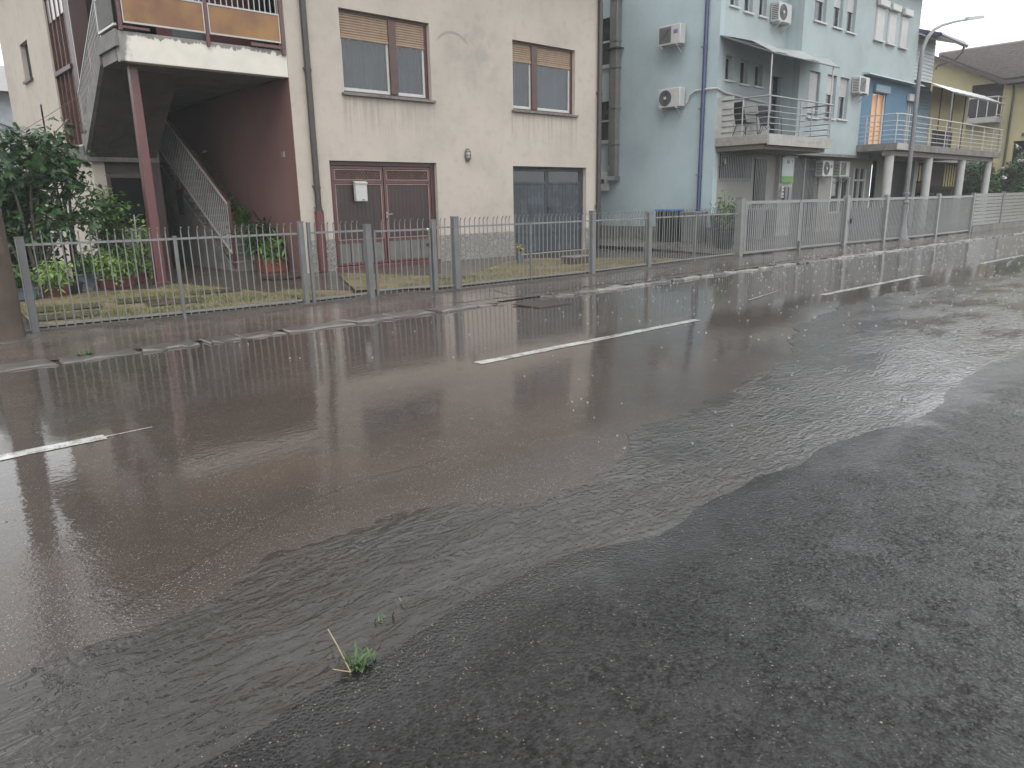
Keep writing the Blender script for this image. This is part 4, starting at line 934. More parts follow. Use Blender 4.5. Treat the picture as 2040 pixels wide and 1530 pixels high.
for k in range(3): a_ = k*2.1; part('leg', MB().tube([(.22*math.cos(a_), .22*math.sin(a_), .68), (-.28*math.cos(a_), -.28*math.sin(a_), 0)], .012, 6), M_black, t, local=True)
# air conditioners
def ac(loc, rz, label, fan='round', sticker=None, cat='air conditioner'):
    t = thing('air_conditioner', label, cat, loc, rz, 'outdoor air conditioner units')
    part('casing', MB().box(-.42, .42, -.3, 0, 0, .58), M_white, t, local=True, bevel=.02)
    if fan == 'round':
        for k in range(6): r_ = .05+k*.035; part('grille_ring', MB().tube([(-.14+r_*math.cos(q), -.312, .29+r_*math.sin(q)) for q in np.linspace(0, 2*math.pi, 21)], .006, 4), M_galvd, t, local=True)
        o = part('fan_recess', MB().lathe([(.24, 0), (.24, .004)], n=28), mat('grille shade', (.12, .12, .12), .6), t, local=True); o.rotation_euler = (R(90), 0, 0); o.location = (-.14, -.303, .29)
        o = part('hub', MB().lathe([(.05, 0), (.045, .02)], n=16), M_white, t, local=True); o.rotation_euler = (R(90), 0, 0); o.location = (-.14, -.312, .29)
    else:
        part('grille', MB().box(-.37, .08, -.306, -.301, .06, .53), mat('grille grey', (.2, .2, .19), .6), t, local=True)
        for k in range(9): zz = .08+k*.05; part('grille_bar', MB().box(-.37, .08, -.313, -.307, zz, zz+.012), M_galvd, t, local=True)
        part('fan_blade', MB().bar((-.3, -.3145, .15), (.0, -.3145, .45), .03, .003), M_galvd, t, local=True)
    for k in range(8): zz = .08+k*.055; part('side_slot', MB().box(-.426, -.421, -.27, -.05, zz, zz+.02), M_black, t, local=True)
    if sticker: part('sticker', MB().box(.17, .33, -.304, -.301, .3, .42), sticker, t, local=True)
    for sx in (-.3, .3):
        part('bracket', MB().box(sx-.02, sx+.02, -.34, .0, -.04, 0), M_whitem, t, local=True); part('bracket_arm', MB().bar((sx, -.3, -.04), (sx, .0, -.25), .02), M_whitem, t, local=True)
    return t
ac((20.98-.12, 15.05, 6.25), R(-90), 'yellowed air conditioner with violet sticker, upper unit on the blue side wall', 'square', M_violet)
ac((20.98-.02, 15.05, 4.4), R(-90), 'white air conditioner with round fan, lower unit on the blue side wall', 'round')
ac((24.3, 13.48, 7.08), 0, 'air conditioner high on the recessed front above the canopy', 'round')
ac((30.0-.6, 12.88, 5.22), 0, 'air conditioner left of the orange lit door', 'square')
ac((28.75-.45, 13.48, 2.25), 0, 'left of the two air conditioners under the grey blue bay', 'round', mat('red sticker', (.5, .12, .15), .5))
ac((29.95-.2, 13.48, 2.25), 0, 'right of the two air conditioners under the grey blue bay', 'square')
t = thing('condensate_pipe', 'white pipe curving from the lower air conditioner across the blue corner', 'pipe', (20.95, 14.2, 4.6))
part('pipe', MB().tube([(20.93, 14.55, 4.5), (20.93, 14.45, 4.72), (20.93, 14.25, 4.83), (20.93, 13.95, 4.84), (20.93, 13.44, 4.82), (21.4, 13.44, 4.72), (23.9, 13.44, 4.6)], .035, 8), M_white, t)
downpipe('downpipe', 'bright blue downpipe on the grey blue side wall', 20.92, 13.93, .15, 9.5, .065, M_bluep, (2.2, 4.2, 6.0, 8))
t = thing('flue_duct', 'square steel flue running up the blue side wall', 'duct', (20.85, 17.4, 2.3))
part('duct', MB().box(20.72, 20.96, 17.3, 17.55, 2.35, 9.6), mat('dull zinc', (.36, .35, .33), .4, .2, 2, 40, .1, metal=.4, streak=.4), t, bevel=.01)
part('duct', MB().box(20.78, 20.96, 17.58, 17.66, 2.7, 9.6), M_galv, t); part('hood', MB().prism([(20.6, 2.2), (20.96, 2.2), (20.96, 2.34), (20.7, 2.34)], 'y', 17.25, 17.6), M_galvd, t)
for zz in (3.4, 4.6, 5.9, 6.75, 8): part('seam', MB().box(20.70, 20.97, 17.28, 17.57, zz, zz+.03), M_steel, t)
part('flange', MB().box(20.62, 20.97, 17.18, 17.7, 6.5, 6.54), M_brownm, t)
t = thing('meter_box', 'white meter box on the blue side wall behind the brown downpipe', 'meter box', (20.95, 18.0, 1.9))
part('box', MB().box(20.8, 20.97, 17.72, 18.5, 1.85, 2.5), M_white, t, bevel=.01); part('dial', MB().box(20.79, 20.798, 17.85, 18.0, 2.1, 2.25), M_black, t); part('dial', MB().box(20.79, 20.798, 18.1, 18.2, 2.1, 2.25), M_black, t)
# sign and letter boxes on the pillar
t = thing('wall_sign', 'white sign with a green foot band on the pale pillar under the balcony', 'sign', (25.45, 13.34, 2.2))
part('board', MB().box(25.02, 25.86, 13.30, 13.345, 2.02, 2.88), mat('sign white', (.62, .66, .66), .4, .05), t, bevel=.004); part('band', MB().box(25.02, 25.86, 13.293, 13.299, 2.02, 2.24), M_greens, t)
part('roof', MB().box(24.98, 25.9, 13.2, 13.345, 2.88, 2.92), M_galvd, t)
text('N', .22, M_ink, t, tuple(Vector((25.42, 13.297, 2.72))-off(t)), (R(90), 0, 0)); text('7', .16, M_ink, t, tuple(Vector((25.72, 13.297, 2.74))-off(t)), (R(90), 0, 0))
t = thing('letter_boxes', 'small grey letter boxes and intercom on the pale pillar', 'letter boxes', (25.4, 13.34, 1.7))
for (x0, x1, z0, z1, m) in ((25.0, 25.18, 1.72, 1.9, M_white), (25.0, 25.18, 1.5, 1.68, M_white), (25.25, 25.45, 1.35, 1.88, M_galvd), (25.52, 25.74, 1.4, 1.86, M_galv)): part('box', MB().box(x0, x1, 13.25, 13.345, z0, z1), m, t, bevel=.006)
part('slot', MB().box(25.08, 25.16, 13.24, 13.248, 1.8, 1.83), M_black, t); part('slot', MB().box(25.06, 25.16, 13.24, 13.248, 1.56, 1.59), M_black, t)
t = thing('wall_lantern', 'small dark wall lantern by the barred window', 'lamp', (21.2, 13.2, 2.6)); part('arm', MB().tube([(21.27, 13.48, 2.5), (21.2, 13.25, 2.5), (21.2, 13.2, 2.62)], .012, 6), M_brownm, t)
part('shade', MB().lathe([(.09, 2.56), (.05, 2.72), (.01, 2.76)], (21.2, 13.2, 0), 10), M_brownm, t)

# ------------------------------------------------------------------ terrace on columns
te = thing('column_terrace', 'long concrete terrace slab carried on round white columns', 'terrace', (36, 12.2, .15))
part('slab', MB().box(29.9, 42.7, 11.4, 12.898, 3.16, 3.42), M_conc, te, bevel=.01)
part('slab', MB().box(37.61, 42.7, 12.9, 16.5, 3.16, 3.42), M_conc, te)
part('corner_panel', MB().box(29.88, 30.9, 11.37, 11.399, 3.18, 3.41), mat('pale corner panel', (.5, .5, .46), .6), te)
part('beam', MB().box(30.0, 42.4, 11.62, 11.95, 2.98, 3.159), mat('brown grey beam', (.3, .27, .24), .7), te)
for X in (30.25, 34.3, 38.4, 42.2): part('column', MB().tube([(X, 11.75, .1), (X, 11.75, 2.98)], .165, 20), mat('white column paint', (.60, .59, .57), .5, .08), te)
rl = thing('terrace_railing', 'long steel bar railing along the terrace on columns', 'railing', (36, 11.5, 3.43))
steel_rail(rl, [(29.93, 12.85), (29.93, 11.55), (30.1, 11.42), (42.65, 11.42), (42.65, 13.2)], 3.43, 1.02, 5, [(29.93, 12.6), (29.95, 11.5), (31.5, 11.42), (33.1, 11.42), (34.9, 11.42), (36.6, 11.42), (38.2, 11.42), (39.8, 11.42), (41.2, 11.42), (42.62, 11.45), (42.65, 12.2)], M_whitem, .016)
t = thing('screen_wall', 'pale yellow panelled screen with brown joints at the back of the terrace', 'screen', (39.7, 12.9, 3.43))
for a0, b0 in ((37.52, 38.55), (38.6, 40.2), (40.25, 41.85), (41.9, 42.4)): part('panel', MB().box(a0, b0, 13.0, 13.05, 3.43, 6.2), M_ygrn, t)
for X in (38.575, 40.225, 41.875): part('batten', MB().box(X-.024, X+.024, 12.96, 13.06, 3.43, 6.2), mat('brown batten', (.2, .14, .09), .6), t)
for a0, b0 in ((38.0, 40.6),):
    part('opening', MB().box(a0, b0, 12.985, 12.999, 3.45, 4.35), M_dark, t)
t = thing('terrace_canopy', 'milky white canopy sheet over the terrace', 'canopy', (38, 12, 5.8))
vs = []; nx = 16
for i in range(nx+1):
    X = 35.4+(42.6-35.4)*i/nx; X2 = 34.0+(39.2-34.0)*i/nx*1.35; vs += [(X, 11.5, 5.62+.02*(i % 2)), (X, 12.3, 6.02+.03*(i % 2)), (X, 13.04, 6.28)]
k = len(vs); vs2 = [(x, y, z+.02) for x, y, z in vs]; fs = []
for i in range(nx):
    for j in range(2): q = i*3+j; fs += [(q, q+1, q+4, q+3), (k+q, k+q+3, k+q+4, k+q+1)]
part('sheet', MB().add(vs+vs2, fs), mat('bright polycarbonate', (.72, .74, .73), .3, .1, coat=.4), t, smooth=0)
part('edge_bar', MB().tube([(35.4, 11.5, 5.6), (42.6, 11.5, 5.6)], .025, 6), M_galvd, t)
for X in (35.5, 42.5): part('post', MB().tube([(X, 11.52, 3.43), (X, 11.52, 5.6)], .03, 8), M_galv, t)

# ------------------------------------------------------------------ yellow house beyond
yh = thing('yellow_house', 'yellow house with brown tiled roof and dark loggia beyond the terrace', 'house', (52, 13, .15))
LG = (13.6, 15.2, 5.65, 7.5)
part('side_wall', MB().wall('y', 5, 18.5, .1, 7.5, 49.8, 50.0, (LG, (10.4, 11.6, 5.6, 7.2), (11.3, 12.75, 2.6, 4.3), (15.9, 16.6, 2.3, 3.6))), M_yel, yh)
part('gable_wall', MB().prism([(13.5, 7.501), (13.9, 7.7), (17.7, 9.42), (18.5, 9.45), (18.5, 7.501)], 'x', 49.8, 50.0), M_yel, yh, smooth=0)
part('loggia_interior', MB().box(50.6, 50.7, 13.3, 15.6, 5.3, 7.8), mat('brown loggia wall', (.08, .065, .055), .7), yh); part('interior', MB().box(50.2, 50.25, 5, 18, .1, 5.2), M_dark, yh)
part('window_shutter', MB().box(49.9, 49.95, 10.4, 11.6, 5.6, 7.2), M_white, yh)
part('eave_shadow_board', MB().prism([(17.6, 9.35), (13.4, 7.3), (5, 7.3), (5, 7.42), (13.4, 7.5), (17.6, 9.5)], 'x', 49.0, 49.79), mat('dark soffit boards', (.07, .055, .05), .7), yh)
bl = part('balcony', MB().box(48.6, 49.79, 13.44, 15.4, 5.32, 5.62), mat('pale balcony slab', (.45, .44, .42), .6), yh)
b_ = MB()
for yy in np.linspace(13.46, 15.4, 5): b_.tube([(48.62, yy, 5.62), (48.62, yy, 6.65)], .025, 6)
b_.tube([(48.62, 13.46, 6.65), (48.62, 15.4, 6.65)], .03, 6).tube([(48.62, 13.46, 6.65), (49.79, 13.46, 6.65)], .03, 6).tube([(48.62, 13.46, 5.72), (49.79, 13.46, 5.72)], .025, 6)
part('railing', b_, M_whitem, bl)
part('railing_glass', MB().box(48.63, 48.64, 13.5, 15.38, 5.7, 6.6), mat('smoky glass', (.06, .06, .065), .15, .1), bl)
part('downpipe', MB().tube([(49.5, 13.1, 7.35), (49.7, 13.08, 7.1), (49.7, 13.05, 6.6), (49.7, 13.05, .2)], .06, 8), M_brownm, yh)
part('wall_lamp', MB().lathe([(.1, 0), (.06, .16)], (49.7, 12.3, 4.55), 8), M_black, yh)
# tiled roof: rows of curved tiles on the slope facing left
E0, E1 = Vector((49.25, 13.5, 7.5)), Vector((47.6, 9.5, 7.5))
R0, R1 = Vector((51.15, 17.6, 9.62)), Vector((50.9, 11.0, 9.62))
nu, nv = 70, 15; vs = []; fs = []
for j in range(nv):
    for e in (0, 1):
        t_ = (j+e*.999)/nv
        for i in range(nu*3+1):
            s1 = i/(nu*3); p = (E0.lerp(E1, s1)).lerp(R0.lerp(R1, s1), t_)
            hgt = .11*abs(math.sin(i*math.pi/3))+(.02 if e == 0 else .0); vs.append((p.x-hgt*.5, p.y, p.z+hgt))
    if True:
        n = nu*3+1; k = j*2*n; fs += [(k+i, k+i+1, k+n+i+1, k+n+i) for i in range(n-1)]
part('roof_tiles', MB().add(vs, fs), M_roof, yh, kind='stuff', smooth=0)
part('roof_deck', MB().add([E0-Vector((0, 0, .06)), E1-Vector((0, 0, .06)), R1-Vector((0, 0, .1)), R0-Vector((0, 0, .1)), Vector((54, 11, 8)), Vector((54, 17.6, 8))], [(0, 1, 2, 3), (3, 2, 4, 5)]), M_roof, yh, smooth=0)
part('ridge_cap', MB().tube([R0+Vector((0, 0, .0)), R1+Vector((0, 0, .0))], .14, 8), M_roof, yh)
part('eave_board', MB().bar(E0-Vector((0, 0, .12)), E1-Vector((0, 0, .12)), .05, .16), M_brownm, yh)
part('verge_board', MB().bar(E0-Vector((0.05, 0, .14)), R0-Vector((.05, 0, .16)), .06, .2), mat('grey verge', (.10, .095, .09), .6), yh)

# ------------------------------------------------------------------ street lamp
t = thing('street_lamp', 'grey curved arm street lamp standing behind the kerb on the right', 'street lamp', (27.0, 9.82, .034))
part('base', MB().lathe([(.26, 0), (.26, .03), (.2, .06), (.14, .35), (.10, .55), (.10, 1.2), (.12, 1.22), (.12, 1.28), (.075, 1.32)], n=16), M_galvd, t, local=True)
part('cover_plate', MB().box(-.045, .045, -.108, -.098, .9, 1.15), M_galv, t, local=True)
part('collar', MB().lathe([(.115, 1.5), (.115, 1.56), (.07, 1.58)], n=14), M_galvd, t, local=True)
part('shaft', MB().tube([(0, 0, 1.3), (0, 0, 3.4), (-.03, 0, 5.7), (.05, 0, 6.1), (.35, 0, 6.45), (.8, 0, 6.72), (1.5, 0, 6.95), (2.5, 0, 7.18), (3.5, 0, 7.38), (3.9, 0, 7.46)], .075, 12, .032), M_galvd, t, local=True)
part('lamp_head', MB().add([(3.6, -.09, 7.36), (5.4, -.08, 7.68), (5.4, .08, 7.68), (3.6, .09, 7.36), (3.7, -.06, 7.5), (5.3, -.05, 7.78), (5.3, .05, 7.78), (3.7, .06, 7.5)], [(3,2,1,0),(4,5,6,7),(0,1,5,4),(1,2,6,5),(2,3,7,6),(3,0,4,7)]), M_galv, t, local=True, bevel=.02)

# utility pole at the left edge
t = thing('utility_pole', 'weathered brown timber utility pole at the left end of the fence', 'pole', (1.37, 10.72, .03))
part('shaft', MB().tube([(0, 0, 0), (0, 0, 3), (0, 0, 8.5)], .19, 20, .12), M_pole, t, local=True)
part('strap', MB().tube([(.17*math.cos(q), .17*math.sin(q), 1.55) for q in np.linspace(0, 6.283, 21)], .012, 4), M_galvd, t, local=True)
part('collar', MB().lathe([(.34, -.02), (.32, .02), (.2, .03)], n=20), M_concd, t, local=True)

# ------------------------------------------------------------------ fences
pk = MB().tube([(0, 0, .05), (0, 0, 1.2), (0, -.004, 1.235), (0, -.02, 1.262), (0, -.042, 1.276)], .0085, 5); PK = pk.mesh('picket', M_galv)
def fence_run(t, pts, spacing=.104, zr=(.13, 1.15), posts=(), zoff=0.):
    ox, oy, oz = off(t)
    for (x0, y0), (x1, y1) in zip(pts[:-1], pts[1:]):
        L = math.hypot(x1-x0, y1-y0); n = max(1, round(L/spacing)); a_ = math.atan2(y1-y0, x1-x0)
        for i in range(1, n):
            q = i/n; inst('picket', PK, t, (x0+(x1-x0)*q-ox, y0+(y1-y0)*q-oy-.012, 0.03-oz+zoff), (random.uniform(-.012, .012), random.uniform(-.01, .01), a_))
        for zz in zr: part('rail', MB().bar((x0, y0, zz+zoff), (x1, y1, zz+zoff), .018, .03), M_galv, t, smooth=0)
    for x, y, wd, h in posts:
        part('post', MB().box(x-wd/2, x+wd/2, y-wd/2, y+wd/2, .03, h), M_galvd, t, bevel=.006)
        part('post_cap', MB().box(x-wd/2-.004, x+wd/2+.004, y-wd/2-.004, y+wd/2+.004, h+.0005, h+.012), M_galvd, t)
t = thing('picket_fence', 'grey steel picket fence in front of the left garden with the potted plants', 'fence', (3.5, 10.9, .03), group=None)
fence_run(t, [(1.76, 11.04), (3.49, 10.78), (5.26, 10.66)], posts=((1.72, 11.05, .09, 1.24), (3.5, 10.78, .045, 1.18), (5.33, 10.66, .075, 1.32)))
fence_run(t, [(5.45, 10.66), (6.4, 10.62)], posts=((5.45, 10.64, .05, 1.3), (6.48, 10.62, .1, 1.24)))
t = thing('picket_fence', 'short stub of grey picket fence left of the timber pole', 'fence', (-1, 11.3, .03)); fence_run(t, [(-4, 11.6), (-1.2, 11.35), (1.5, 11.1)], posts=((-1.2, 11.35, .05, 1.2),))
t = thing('garden_gate', 'narrow grey picket gate in front of the brown garage door', 'gate', (7.1, 10.6, .03))
fence_run(t, [(6.62, 10.6), (7.6, 10.48)], zr=(.16, 1.13), posts=((6.6, 10.6, .04, 1.14), (7.62, 10.48, .04, 1.14)))
part('latch', MB().box(7.54, 7.59, 10.44, 10.46, .84, .9), M_black, t); part('knob', MB().lathe([(.028, 0), (.032, .03), (.02, .05)], (7.56, 10.43, 1.1), 10), M_steel, t)
t = thing('picket_fence', 'grey steel picket fence from the narrow gate to the wide gate post', 'fence', (12, 10.3, .03))
fence_run(t, [(7.72, 10.46), (8.11, 10.38), (9.92, 10.34), (11.6, 10.25), (13.56, 10.30), (15.5, 10.38), (17.5, 10.46)],
          posts=((7.7, 10.47, .085, 1.28), (8.11, 10.38, .11, 1.32), (9.92, 10.34, .04, 1.17), (11.6, 10.25, .11, 1.34), (13.56, 10.3, .12, 1.26), (15.5, 10.38, .05, 1.2)))
sl = MB().box(-.019, .019, -.008, .008, .14, 1.36); SL = sl.mesh('slat', M_galv, smooth=0)
def slat_panel(t, p, q, h=1.46, spacing=.1, sheet=None):
    ox, oy, oz = off(t); (x0, y0), (x1, y1) = p, q; L = math.hypot(x1-x0, y1-y0); n = round(L/spacing); a_ = math.atan2(y1-y0, x1-x0)
    for i in range(1, n): s_ = i/n; inst('slat', SL, t, (x0+(x1-x0)*s_-ox, y0+(y1-y0)*s_-oy, -oz), (0, 0, a_))
    part('frame', MB().bar((x0, y0, h-.04), (x1, y1, h-.04), .05, .08).bar((x0, y0, .12), (x1, y1, .12), .05, .05).bar((x0, y0, .1), (x0, y0, h), .06).bar((x1, y1, .1), (x1, y1, h), .06), M_galv, t, smooth=0)
    if sheet: part('sheet', MB().bar((x0, y0+.03, sheet[0]), (x1, y1+.03, sheet[0]), .006, sheet[1]), M_galv, t, smooth=0)
t = thing('gate_post', 'thick grey square gate post between picket fence and wide gate', 'post', (17.65, 10.46, .03))
part('post', MB().box(-.09, .09, -.09, .09, 0, 1.5), mat('pale grey post', (.27, .27, .26), .5, .15), t, local=True, bevel=.01); part('cap', MB().box(-.1, .1, -.1, .1, 1.501, 1.52), M_galv, t, local=True)
t = thing('double_gate', 'wide framed grey slat gate of the paved yard', 'gate', (20.6, 10.35, .03))
slat_panel(t, (17.85, 10.44), (20.6, 10.34)); slat_panel(t, (20.68, 10.34), (23.1, 10.19))
part('drop_bolt', MB().box(20.6, 20.68, 10.25, 10.3, .03, .3), M_galvd, t)
t = thing('walk_gate', 'narrower framed slat gate with a sheet infill, left of the street lamp', 'gate', (24.5, 10.05, .03))
slat_panel(t, (23.4, 10.15), (25.6, 9.93), sheet=(.75, .8)); part('post', MB().box(23.17, 23.33, 10.09, 10.25, .03, 1.55), M_galv, t, bevel=.008); part('handle', MB().box(23.42, 23.5, 10.03, 10.08, .7, .85), M_black, t)
t = thing('slat_fence', 'grey vertical slat fence behind the street lamp', 'fence', (29, 9.7, .03))
slat_panel(t, (25.7, 9.9), (29.6, 9.68)); slat_panel(t, (29.75, 9.67), (33.2, 9.62))
for x, y in ((25.65, 9.92), (29.68, 9.68), (33.28, 9.62)): part('post', MB().box(x-.07, x+.07, y-.07, y+.07, .03, 1.55), M_galv, t, bevel=.008)
t = thing('board_fence', 'grey horizontal board fence at the far right end', 'fence', (40, 9.55, .03))
for x0, x1 in ((33.4, 36.9), (37.05, 41.2), (41.35, 46), (46.1, 51)):
    for k in range(9): part('board', MB().box(x0, x1, 9.56-(x0-33)*.012, 9.6-(x0-33)*.012, .28+k*.14, .40+k*.14), M_galv, t, smooth=0)
    part('post', MB().box(x1+.01, x1+.13, 9.52-(x0-33)*.012, 9.64-(x0-33)*.012, .03, 1.58), M_galv, t)
part('base_wall', MB().bar((33.35, 9.62, .14), (52, 9.35, .14), .2, .24), M_conc, t)

# ------------------------------------------------------------------ planting
rngs = np.random.default_rng(11)
def trough(loc, L, wd, h, m, label, group='planters in the left garden', rz=0, cat='planter', soil=True):
    t = thing('planter', label, cat, loc, rz, group)
    p = [(-L/2*.86, -wd/2*.8), (L/2*.86, -wd/2*.8), (L/2*.86, wd/2*.8), (-L/2*.86, wd/2*.8)]; q = [(x/.86*1.0, y/.8) for x, y in p]
    part('box', MB().add([(x, y, 0) for x, y in p] + [(x, y, h) for x, y in q], [(3,2,1,0),(0,1,5,4),(1,2,6,5),(2,3,7,6),(3,0,4,7)]), m, t, local=True)
    e = .018; b_ = MB().box(-L/2-e, L/2+e, -wd/2-e, -wd/2, h-.03, h).box(-L/2-e, L/2+e, wd/2, wd/2+e, h-.03, h).box(-L/2-e, -L/2, -wd/2, wd/2, h-.03, h).box(L/2, L/2+e, -wd/2, wd/2, h-.03, h); part('rim', b_, m, t, local=True)
    part('soil', MB().quad((-L/2, -wd/2, h-.035), (L/2, -wd/2, h-.035), (L/2, wd/2, h-.035), (-L/2, wd/2, h-.035)), M_soil, t, local=True)
    return t
def pot(loc, r, h, m, label, group=None, cat='flower pot'):
    t = thing('flower_pot', label, cat, loc, 0, group)
    part('pot', MB().lathe([(r*.72, 0), (r*.95, h*.85), (r*1.04, h*.86), (r*1.04, h), (r*.9, h), (r*.9, h*.9), (.01, h*.9)], n=18), m, t, local=True); return t
def plant(loc, label, r, h, n, size, m, seed, stems=6, asp=.4, droop=.5, group=None, hollow=.2, cat='plant', z0=.1, name='plant'):
    rg = np.random.default_rng(seed); t = thing(name, label, cat, loc, 0, group); b_ = MB(); lf = MB(); P = []
    for i in range(stems):
        a_ = rg.uniform(0, 6.28); q = rg.uniform(.2, .85)*r; top = (q*math.cos(a_), q*math.sin(a_), h*rg.uniform(.65, 1))
        mid = (top[0]*.45, top[1]*.45, top[2]*.55); b_.tube([(top[0]*.1, top[1]*.1, 0), mid, top], .008+.006*h, 5, .003)
        k = n//stems; tt = rg.uniform(z0, 1, k)
        for u_ in tt:
            base = np.array(mid)*(u_/.55) if u_ < .55 else np.array(mid)+(np.array(top)-np.array(mid))*((u_-.55)/.45)
            P.append(base+rg.normal(0, .28*r, 3)*np.array([1, 1, .6]))
    leaves(lf, P, size, rg, droop, asp)
    part('stem', b_, M_bark, t, local=True); part('foliage', lf, m, t, local=True, smooth=0); return t
# row of planters with pepper plants
spec = [((2.15, 15.0, .07), .62, .2, .2, M_slate, 'slate blue trough at the left end of the planter row'), ((2.72, 14.9, .07), .4, .26, .2, M_maroon, 'maroon trough behind the slate blue trough'),
        ((2.98, 15.3, .07), .5, .26, .2, M_black, 'black tub with pale rim among the left planters'), ((3.6, 16.4, .07), .42, .24, .26, M_slate, 'upright slate blue pot behind the black tub'),
        ((4.05, 17.0, .07), .55, .26, .22, M_maroon, 'dark red trough, third from the red column'), ((3.9, 15.7, .07), .66, .28, .2, M_maroon, 'large dark red trough in front, two from the red column'),
        ((4.35, 16.5, .07), .6, .26, .2, M_maroon, 'dark red trough just left of the red column'), ((4.75, 17.3, .07), .42, .26, .26, M_terra, 'terracotta trough behind the red column'), ((1.75, 15.6, .07), .5, .22, .2, M_slate, 'grey trough behind the fence end by the timber pole')]
for i, (l, L, wd, h, m, lab) in enumerate(spec):
    trough(l, L, wd, h, m, lab)
    plant((l[0], l[1], l[2]+h-.03), ['yellow green pepper plant in the ', 'bushy pepper plant in the '][i % 2] + lab.split(',')[0].replace(' at the left end of the planter row', '').replace(' among the left planters', ''), .34, .52 if i != 2 else .22, 300 if i != 2 else 30, .13, M_pep if i % 3 else M_figl, 30+i, 9, .38, .75, 'pepper plants in the left planters')
# tomato-like plant at the door, with stake
plant((4.35, 17.4, .08), 'tall bright green bush in front of the cellar door', .55, 2.1, 1500, .13, M_figl, 50, 14, .5, .4, cat='shrub', name='shrub')
plant((4.75, 16.6, .08), 'loose yellow green bush beside the red column', .3, 1.5, 420, .1, M_pep, 51, 7, .45, .4, cat='shrub', name='shrub')
t = thing('plant_stake', 'thin pale stake in the bush by the red column', 'stake', (4.62, 16.6, .08)); part('stake', MB().tube([(0, 0, 0), (.03, 0, 1.35)], .012, 6), M_whitem, t, local=True)
# fig tree with lobed leaves, each a leaf object
def figleaf():
    lob = []
    for a_, r_ in ((-90, .12), (-65, .45), (-48, .62), (-38, .38), (-22, .8), (-8, .55), (0, 1.0), (8, .55), (22, .8), (38, .38), (48, .62), (65, .45), (90, .12)):
        a2 = R(a_); lob.append((r_*math.sin(a2)*.75, r_*math.cos(a2), -.18*abs(r_*math.sin(a2))-.12*r_*r_))
    b_ = MB().add([(0, .0, 0), (0, .4, .02)] + lob, [(1, i+2, i+3) for i in range(len(lob)-1)] + [(0, 2, 1), (0, 1, len(lob)+1)]); return b_.mesh('leaf', M_fig, smooth=60)
FL_ = figleaf()
def figtree(loc, label, branches, nleaf, size, seed, name='fig_tree'):
    rg = np.random.default_rng(seed); t = thing(name, label, 'tree', loc); tb = MB(); tips = []
    for (bx, by, bz) in branches:
        mid = (bx*.45, by*.45, bz*.6); tb.tube([(rg.normal(0, .05), rg.normal(0, .05), 0), mid, (bx, by, bz)], .04, 6, .012)
        for k in range(5):
            u_ = rg.uniform(.4, 1); base = np.array(mid)*(1-u_)+np.array((bx, by, bz))*u_; d = rg.normal(0, .3, 3); d[2] = abs(d[2])*.6
            tb.tube([tuple(base), tuple(base+d*.6), tuple(base+d)], .012, 5, .006); tips.append(base+d); tips.append(base+d*.6)
        tips.append(np.array((bx, by, bz)))
    part('trunk', tb, M_bark, t, local=True)
    lf = MB(); leaves(lf, np.concatenate([np.array(tips)+rg.normal(0, .13, (len(tips), 3)) for _ in range(9)]), .13, rg, .5, .6); part('foliage', lf, M_fig, t, local=True, smooth=0)
    for i in range(nleaf):
        p = tips[i % len(tips)]+rg.normal(0, .09, 3); inst('leaf', FL_, t, tuple(p), (rg.normal(-.5, .45), rg.normal(0, .4), rg.uniform(0, 6.28)), size*rg.uniform(.65, 1.2))
    return t
figtree((2.7, 16.2, .07), 'dark fig tree with lobed leaves before the left cream wall', [(-.6, .2, 1.9), (-.2, -.1, 2.5), (.25, .0, 2.75), (.75, .15, 2.3), (.9, .1, 1.6), (.2, .3, 1.7), (-.7, -.1, 1.3), (-1.1, .3, 2.2), (.55, -.2, 1.2), (.35, .1, 2.2)], 295, .29, 60)
figtree((3.55, 17.2, .07), 'slender fig shoot reaching up to the stair string', [(.05, .1, 3.0), (.2, -.1, 2.7), (-.1, .1, 2.4)], 70, .30, 61, 'fig_shoot')
plant((2.35, 16.9, .07), 'dense dark shrub at the left edge behind the timber pole', .95, 2.5, 6500, .15, M_darkleaf, 62, 30, .5, .5, cat='shrub', name='shrub')
plant((2.8, 17.6, .07), 'low dark shrub behind the fig tree', .7, 1.5, 2600, .14, M_darkleaf, 63, 18, .5, .5, cat='shrub', name='shrub')
t = thing('palm', 'fan palm fronds reaching in at the left edge', 'palm', (2.25, 16.4, .07)); part('trunk', MB().tube([(0, 0, 0), (0, 0, 2.5)], .12, 10, .1), M_bark, t, local=True)
rg = np.random.default_rng(5)
for k in range(7):
    a_ = k*.9+.2; hub_ = Vector((.28*math.cos(a_), .28*math.sin(a_), 2.95+.12*math.sin(k*2))); b_ = MB().tube([(0, 0, 2.4), tuple(hub_)], .012, 5)
    for j in range(17):
        q = (j-8)*.16; d = Vector((math.cos(a_+q), math.sin(a_+q), .12-.35*abs(q))); d2 = hub_+d*.42; d3 = hub_+d*.72-Vector((0, 0, .14)); s_ = Vector((-d.y, d.x, 0)).normalized()*.014
        b_.add([hub_, d2-s_, d3, d2+s_], [(0, 1, 3), (1, 2, 3)])
    part('frond', b_, M_darkleaf, t, local=True, smooth=0)
